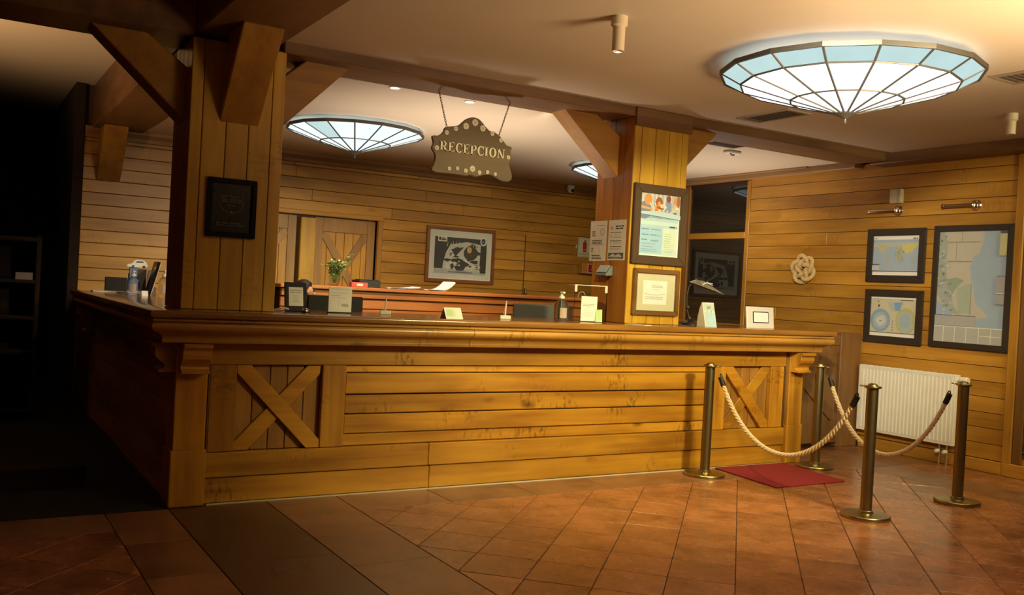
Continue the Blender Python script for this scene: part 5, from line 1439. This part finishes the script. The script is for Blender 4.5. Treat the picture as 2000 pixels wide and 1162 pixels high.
# ---- things on the side counter
t = thing('leaflet_holder', 'leaflet holder with blue leaflets topped by a white car on the side counter', 'leaflets', (1.56, 9.5, CT), 0.1)
B().box(-0.08, 0.08, -0.03, 0.05, 0, 0.03).box(-0.08, 0.08, 0.04, 0.05, 0.03, 0.2).obj('holder', flat((0.4, 0.4, 0.4), 0.2), t, 0.003, local=True)
B().box(-0.075, 0.0, 0.01, 0.03, 0.03, 0.28).obj('leaflet', flat((0.09, 0.16, 0.36), 0.5), t, 0, local=True)
B().box(0.0, 0.075, 0.0, 0.02, 0.03, 0.24).obj('leaflet', flat((0.04, 0.035, 0.03), 0.5), t, 0, local=True)
car = smooth_loop([(-0.10, 0.26), (-0.095, 0.285), (-0.06, 0.292), (-0.03, 0.325), (0.04, 0.325), (0.075, 0.298), (0.082, 0.262), (0.0, 0.256)], 3)
c = B().prism(car, 'Y', 0.004, 0.009).obj('car_cutout', flat((0.72, 0.72, 0.72), 0.5), t, 0, local=True)
B().prism([(-0.028, 0.300), (-0.015, 0.316), (0.035, 0.316), (0.055, 0.30)], 'Y', 0.002, 0.004).prism(ell(-0.05, 0.262, 0.014, 0.014, 12), 'Y', 0.001, 0.004).prism(ell(0.05, 0.262, 0.014, 0.014, 12), 'Y', 0.001, 0.004).obj('car_detail', flat((0.04, 0.05, 0.08), 0.4), c, 0, local=True)
B().add([(0.07, -0.01, 0.03), (0.13, -0.01, 0.03), (0.14, 0.0, 0.22), (0.085, 0.0, 0.235), (0.07, -0.006, 0.03), (0.13, -0.006, 0.03), (0.14, 0.004, 0.22), (0.085, 0.004, 0.235)], [(3, 2, 1, 0), (4, 5, 6, 7), (0, 1, 5, 4), (1, 2, 6, 5), (2, 3, 7, 6), (3, 0, 4, 7)]).obj('folded_flyer', PAPER, t, 0, local=True)
t = thing('leaning_frame', 'dark thin frame leaning back seen from the side on the side counter', 'frame', (1.66, 9.35, CT))
B().prism([(-0.05, 0.0), (-0.025, 0.0), (0.055, 0.315), (0.03, 0.32)], 'Y', -0.1, 0.1).obj('panel', BLACKG, t, 0.002, local=True)
B().prism([(-0.024, 0.0), (-0.019, 0.0), (0.061, 0.314), (0.056, 0.316)], 'Y', -0.1, 0.1).obj('edge', flat((0.6, 0.52, 0.46), 0.5), t, 0, local=True)
B().box(0.0, 0.04, -0.03, 0.03, 0.002, 0.075).obj('rear_foot', flat((0.10, 0.055, 0.04), 0.5), t, 0.002, local=True)
t = thing('name_card', 'tiny white card on the side counter in front of the leaflets', 'card', (1.55, 9.05, CT))
B().prism([(-0.02, 0), (0.0, 0.045), (0.02, 0), (0.018, 0), (0.0, 0.042), (-0.018, 0)], 'X', -0.028, 0.028).obj('card', PAPER, t, 0, local=True)
ob = B().box(1.2, 1.5, 9.75, 9.95, CT, CT + 0.012).obj('paper_stack', PAPER, None, 0.002)
tag(ob, 'flat stack of papers at the far end of the side counter', 'paper')
t = thing('desk_monitor', 'dark monitor standing beyond the far end of the side counter', 'monitor', (1.52, 10.55, 1.2015))
B().box(-0.11, 0.11, 0, 0.03, 0.03, 0.19).obj('screen', DGREY, t, 0.006, local=True)
B().box(-0.02, 0.02, 0.01, 0.03, 0.0, 0.06).box(-0.08, 0.08, -0.05, 0.08, -0.01, 0.004).obj('stand', BLACK, t, 0.003, local=True)
box('side_table', 1.81, 2.4, 10.3, 11.0, 0.0, 0.99, gateZ); tag(bpy.data.objects['side_table'], 'plain low brown cabinet behind the end of the side counter', 'cabinet')

# ================================================================== BEHIND THE COUNTER
bk = thing('back_shelf', 'long reddish wooden staff ledge with plank front behind the counter', 'shelf', (4.6, 8.7, 0))
box('ledge', 2.62, 6.6, 8.44, 8.95, 1.395, 1.43, redX, bk, 0.006)
box('backing', 2.66, 6.56, 8.52, 8.9, 0.002, 1.394, GAP, bk, 0)
z = 1.392
for i, hh in enumerate((0.075, 0.10, 0.10, 0.10, 0.10, 0.10, 0.10, 0.1, 0.1, 0.1, 0.1, 0.1, 0.1, 0.1)):
    box('plank', 2.64, 6.58, 8.495 + (0.0 if i else -0.02), 8.525, z - hh + 0.003, z - 0.003, redX, bk, 0.006); z -= hh
dk = thing('staff_desk', 'low staff desk hidden behind the reception counter', 'desk', (4.3, 7.2, 0))
box('desk_top', 2.1, 6.7, 6.95, 7.45, 0.78, 0.82, redX, dk, 0.004)
for x_ in (2.2, 4.4, 6.6): box('leg', x_ - 0.03, x_ + 0.03, 7.0, 7.4, 0.0, 0.779, shadeRedZ, dk, 0.004)


def monitor(label, x0, x1, z1, y, mat, h=0.30, rz=0.0):
    t = thing('computer_monitor', label, 'monitor', ((x0 + x1) / 2, y, 0.82), rz, 'computer monitors')
    w = (x1 - x0) / 2
    B().box(-w, w, -0.02, 0.015, z1 - 0.82 - h, z1 - 0.82).obj('casing', mat, t, 0.008, local=True)
    B().box(-w + 0.02, w - 0.02, 0.015, 0.019, z1 - 0.82 - h + 0.02, z1 - 0.84).obj('screen', BLACKG, t, 0, local=True)
    B().box(-0.03, 0.03, -0.005, 0.01, 0.01, z1 - 0.80 - h).obj('neck', BLACK, t, 0.003, local=True)
    B().box(-0.11, 0.11, -0.08, 0.09, 0.0, 0.012).obj('foot', BLACK, t, 0.003, local=True)
    return t


monitor('black monitor back behind the white payment sign', 2.455, 2.925, 1.36, 7.2, DGREY)
monitor('grey monitor back behind the sanitizer bottle', 4.38, 5.03, 1.365, 7.2, GREY)
t = thing('black_printer', 'black box shaped device on the back ledge beside the plant', 'printer', (3.585, 8.75, 1.4302))
B().box(-0.115, 0.115, -0.1, 0.1, 0, 0.07).obj('body', BLACK, t, 0.006, local=True)
B().box(-0.1, 0.1, -0.09, 0.06, 0.07, 0.078).obj('lid', DGREY, t, 0.003, local=True)
# vase with green sprigs
t = thing('flower_vase', 'glass vase of green leafy sprigs on the back ledge', 'plant', (3.24, 8.72, 1.4302))
B().lathe([(0.035, 0), (0.04, 0.004), (0.05, 0.06), (0.058, 0.10), (0.055, 0.10), (0.046, 0.06), (0.036, 0.01), (0.0005, 0.008)], n=22).obj('vase', glass('vase_glass', (0.9, 0.93, 0.88), 0.05, 1.25), t, 0, True, local=True)
rg = random.Random(11)
fo = B(); stm = B(); fo2 = B()
for k in range(32):
    a = rg.uniform(0, 2 * PI); sp_ = rg.uniform(0.05, 0.12) if k > 2 else 0.13
    tip = Vector((sp_ * math.cos(a) + (0.03 if k % 3 else 0.0), sp_ * 0.6 * math.sin(a), rg.uniform(0.17, 0.25)))
    if k == 0: tip = Vector((0.16, -0.02, 0.32))
    if k == 1: tip = Vector((-0.13, 0.0, 0.22))
    if k == 2: tip = Vector((0.13, -0.03, 0.24))
    base = Vector((0.01 * math.cos(a), 0.01 * math.sin(a), 0.03)); mid = (base + tip) / 2 + Vector((0, 0, 0.03))
    q = [base, base.lerp(mid, 0.6), mid, mid.lerp(tip, 0.6), tip]
    stm.tube(q, 0.0022, 5)
    for j in range(13):
        u = 0.35 + 0.65 * j / 12
        c = base.lerp(mid, u * 2) if u < 0.5 else mid.lerp(tip, u * 2 - 1)
        d = Vector((rg.uniform(-1, 1), rg.uniform(-1, 1), rg.uniform(-0.2, 0.8))).normalized()
        s_ = d.cross(Vector((rg.uniform(-1, 1), rg.uniform(-1, 1), 1))).normalized()
        L_ = rg.uniform(0.03, 0.048); n_ = d.cross(s_)
        (fo2 if rg.random() < 0.3 else fo).add([c, c + d * L_ * 0.5 + s_ * L_ * 0.26 + n_ * 0.002, c + d * L_, c + d * L_ * 0.5 - s_ * L_ * 0.26 + n_ * 0.002], [(0, 1, 2, 3)])
LEAF = flat((0.085, 0.14, 0.03), 0.45, name='leaf'); LEAF2 = flat((0.34, 0.36, 0.14), 0.5, name='pale_leaf')
stm.obj('stems', LEAF, t, 0, local=True)
f1 = fo.obj('leaves', LEAF, t, 0, local=True); f1['kind'] = 'stuff'
f2 = fo2.obj('pale_leaves', LEAF2, t, 0, local=True); f2['kind'] = 'stuff'
# red box and papers on the ledge
t = thing('red_box', 'small red box with white lettering beside the vase on the back ledge', 'box', (3.43, 8.56, 1.4302))
B().box(-0.085, 0.085, -0.03, 0.03, 0, 0.045).obj('carton', flat((0.36, 0.035, 0.02), 0.5), t, 0.003, local=True)
p = Print((0, 0, 0), (1, 0, 0), (0, 0, 1)); p.o = Vector((-0.085, -0.03, 0)); p.lines(0.055, 0.12, [0.012], 0.02, (0.6, 0.4, 0.35), 0.05).lines(0.02, 0.15, [0.038], 0.003, (0.5, 0.2, 0.12))
q = p.obj('print', t); q.matrix_parent_inverse = Matrix.Identity(4)


def papers(label, x, y, rz, curl):
    t = thing('paper_sheets', label, 'paper', (x, y, 1.4302), rz, 'papers on the back ledge')
    for k in range(3):
        n = 8; vs = []
        for i in range(n + 1):
            u = i / n
            zz = 0.004 * k + 0.003 + curl * max(0, u - 0.55) ** 2 * 2
            vs += [(-0.18 + 0.36 * u, -0.12 + k * 0.01, zz), (-0.18 + 0.36 * u, 0.12 + k * 0.01, zz)]
        m_ = len(vs); vs2 = [(a, b, c - 0.001) for a, b, c in vs]
        B().add(vs + vs2, [(2 * i, 2 * i + 2, 2 * i + 3, 2 * i + 1) for i in range(n)] + [(m_ + 2 * i, m_ + 2 * i + 1, m_ + 2 * i + 3, m_ + 2 * i + 2) for i in range(n)] + [(0, m_, m_ + 2, 2)] * 1).obj('sheet', PAPER, t, 0, local=True)


papers('flat white papers on the back ledge beside the black printer', 3.9, 8.62, -0.05, 0.05)
papers('curled white papers on the back ledge left of the framed picture', 4.3, 8.65, 0.05, 0.22)

# ================================================================== PERSON seated behind the counter, bent over the desk
SKIN = flat((0.50, 0.26, 0.16), 0.55, name='skin'); HAIR = flat((0.012, 0.010, 0.010), 0.6, 0.0, 0.25, name='dark_hair'); SHIRT = flat((0.03, 0.03, 0.035), 0.8, name='dark_sweater'); TROU = flat((0.02, 0.022, 0.03), 0.8, name='dark_trousers')
person = thing('person', 'person with dark hair and dark sweater bent over behind the counter', 'person', (2.58, 7.78, 0.0))


def skin_mesh(name, joints, links, mat, sub=2, root=0):
    me = bpy.data.meshes.new(name)
    me.from_pydata([j[:3] for j in joints], links, [])
    ob = bpy.data.objects.new(name, me); COL.objects.link(ob)
    sk = ob.modifiers.new('Skin', 'SKIN')
    me.skin_vertices.new() if not me.skin_vertices else None
    for i, v in enumerate(me.skin_vertices[0].data):
        r = joints[i][3]; v.radius = r if isinstance(r, tuple) else (r, r); v.use_root = (i == root)
    ss = ob.modifiers.new('Sub', 'SUBSURF'); ss.levels = sub; ss.render_levels = sub
    dg = bpy.context.evaluated_depsgraph_get()
    m2 = bpy.data.meshes.new_from_object(ob.evaluated_get(dg))
    bpy.data.objects.remove(ob); m2.name = name
    m2.materials.clear(); m2.materials.append(mat)
    for p_ in m2.polygons: p_.use_smooth = True
    o2 = bpy.data.objects.new(name, m2); COL.objects.link(o2); o2.parent = person
    return o2


HX, HY, HZ = 0.03, -0.06, 1.375      # head centre, leaning towards the desk on the right
J = [(0, 0.1, 0.60, 0.15), (0.0, 0.08, 0.80, 0.14), (0.0, 0.04, 1.02, 0.155), (0.0, 0.01, 1.16, 0.10), (0.01, -0.02, 1.24, 0.055), (0.02, -0.04, 1.30, 0.06),
     (0.03, -0.055, 1.37, (0.078, 0.092)), (0.03, -0.055, 1.44, (0.062, 0.074)),
     (-0.18, 0.03, 1.14, 0.062), (-0.26, -0.08, 0.94, 0.048), (-0.17, -0.30, 0.86, 0.036), (-0.12, -0.37, 0.85, 0.03),
     (0.18, 0.03, 1.14, 0.062), (0.27, -0.08, 0.94, 0.048), (0.22, -0.30, 0.86, 0.036), (0.18, -0.37, 0.85, 0.03),
     (-0.10, 0.08, 0.55, 0.09), (-0.12, -0.32, 0.52, 0.07), (-0.12, -0.30, 0.10, 0.045), (-0.12, -0.40, 0.05, 0.04),
     (0.10, 0.08, 0.55, 0.09), (0.12, -0.32, 0.52, 0.07), (0.12, -0.30, 0.10, 0.045), (0.12, -0.40, 0.05, 0.04)]
LK = [(0, 1), (1, 2), (2, 3), (3, 4), (4, 5), (5, 6), (6, 7), (3, 8), (8, 9), (9, 10), (10, 11), (3, 12), (12, 13), (13, 14), (14, 15), (0, 16), (16, 17), (17, 18), (18, 19), (0, 20), (20, 21), (21, 22), (22, 23)]
nj = len(J)
for hx, s_ in ((-0.12, 1), (0.18, -1)):       # five fingers on each hand, resting on the desk
    root = 11 if s_ == 1 else 15
    for k, (dx, ln) in enumerate(((-0.03, 0.065), (-0.01, 0.078), (0.01, 0.075), (0.028, 0.058), (0.045 * s_, 0.045))):
        y0_ = -0.40 if k < 4 else -0.365
        J += [(hx + dx, y0_ - ln * 0.5, 0.852, 0.009), (hx + dx * 1.15, y0_ - ln, 0.84, 0.008)]
        LK += [(root, len(J) - 2), (len(J) - 2, len(J) - 1)]
body = skin_mesh('body', J, LK, SKIN)
S_J = [(x_, y_, z_, (r * 1.12 + 0.006) if not isinstance(r, tuple) else r) for x_, y_, z_, r in J]
skin_mesh('sweater', [S_J[i] for i in (0, 1, 2, 3, 8, 9, 10, 12, 13, 14)], [(0, 1), (1, 2), (2, 3), (3, 4), (4, 5), (5, 6), (3, 7), (7, 8), (8, 9)], SHIRT)
skin_mesh('trousers', [S_J[i] for i in (0, 16, 17, 18, 20, 21, 22)], [(0, 1), (1, 2), (2, 3), (0, 4), (4, 5), (5, 6)], TROU)
# hair: cap over skull and back of the head, face side open towards +x
b = B(); rows_ = []
nn, mm = 24, 10
for i in range(mm + 1):
    ph = PI * 0.62 * i / mm
    R = []
    for k in range(nn):
        a = 2 * PI * k / nn
        face = max(0.0, math.cos(a + 0.5))
        pp = ph * (1 - 0.6 * face)
        rr = 1.0 + 0.05 * math.sin(5 * a + i)
        R.append((HX - 0.012 + 0.092 * rr * math.sin(pp) * math.cos(a), HY + 0.085 * rr * math.sin(pp) * math.sin(a), 1.375 + 0.108 * math.cos(pp)))
    rows_.append(R)
hr = b.ring(rows_, nn).obj('hair', HAIR, person, 0, True, local=True)
fc = B()
fc.lathe([(0.001, 0.022), (0.010, 0.004), (0.013, -0.008), (0.001, -0.014)], (HX + 0.082, HY, 1.365), 12)
fo_ = fc.obj('nose', SKIN, person, 0, True, local=True)
for s_ in (-1, 1):
    B().lathe([(0.001, 0.024), (0.012, 0.014), (0.015, 0), (0.010, -0.016), (0.001, -0.024)], (HX + 0.0, HY + s_ * 0.078, 1.37), 12).obj('ear', SKIN, person, 0, True, local=True)
    B().lathe([(0.001, 0.01), (0.009, 0.004), (0.009, -0.004), (0.001, -0.01)], (HX + 0.07, HY + s_ * 0.03, 1.385), 12).obj('eye', flat((0.03, 0.025, 0.02), 0.3), person, 0, True, local=True)
B().tube([(HX + 0.077, HY - 0.02, 1.33), (HX + 0.081, HY, 1.332), (HX + 0.077, HY + 0.02, 1.33)], 0.005, 8).obj('mouth', flat((0.35, 0.12, 0.09), 0.5), person, 0, True, local=True)
t = thing('office_chair', 'dark swivel stool under the seated person', 'chair', (2.58, 7.9, 0.0))
B().lathe([(0.19, 0.40), (0.2, 0.41), (0.2, 0.42), (0.17, 0.43), (0.001, 0.43)], n=24).obj('seat', BLACK, t, 0, True, local=True)
B().cyl((0, 0, 0.08), 0.03, 0.33, 14).obj('column', LEAD, t, 0, True, local=True)
for k in range(5):
    a = 2 * PI * k / 5
    B().tube([(0, 0, 0.1), (0.24 * math.cos(a), 0.24 * math.sin(a), 0.05), (0.25 * math.cos(a), 0.25 * math.sin(a), 0.0)], [0.02, 0.016, 0.02], 8).obj('leg', BLACK, t, 0, True, local=True)

# ---- faint things in the dark passage
t = thing('dark_cabinet', 'barely visible dark shelf cabinet in the unlit passage at far left', 'cabinet', (0.35, 10.2, 0))
box('side_panel', 0.72, 0.76, 10.0, 10.4, 0.0, 1.75, darkX, t, 0.004); box('side_panel', -0.4, -0.36, 10.0, 10.4, 0.0, 1.75, darkX, t, 0.004)
for z_ in (0.05, 0.62, 0.95, 1.3, 1.7): box('shelf_board', -0.36, 0.72, 10.0, 10.4, z_, z_ + 0.03, darkX, t, 0.003)
box('back_panel', -0.36, 0.72, 10.38, 10.4, 0.0, 1.75, darkX, t, 0)
ob = box('small_box', 0.55, 0.70, 10.04, 10.12, 1.3305, 1.40, flat((0.30, 0.25, 0.26), 0.6)); tag(ob, 'faint pale box on the dark passage shelf', 'box')
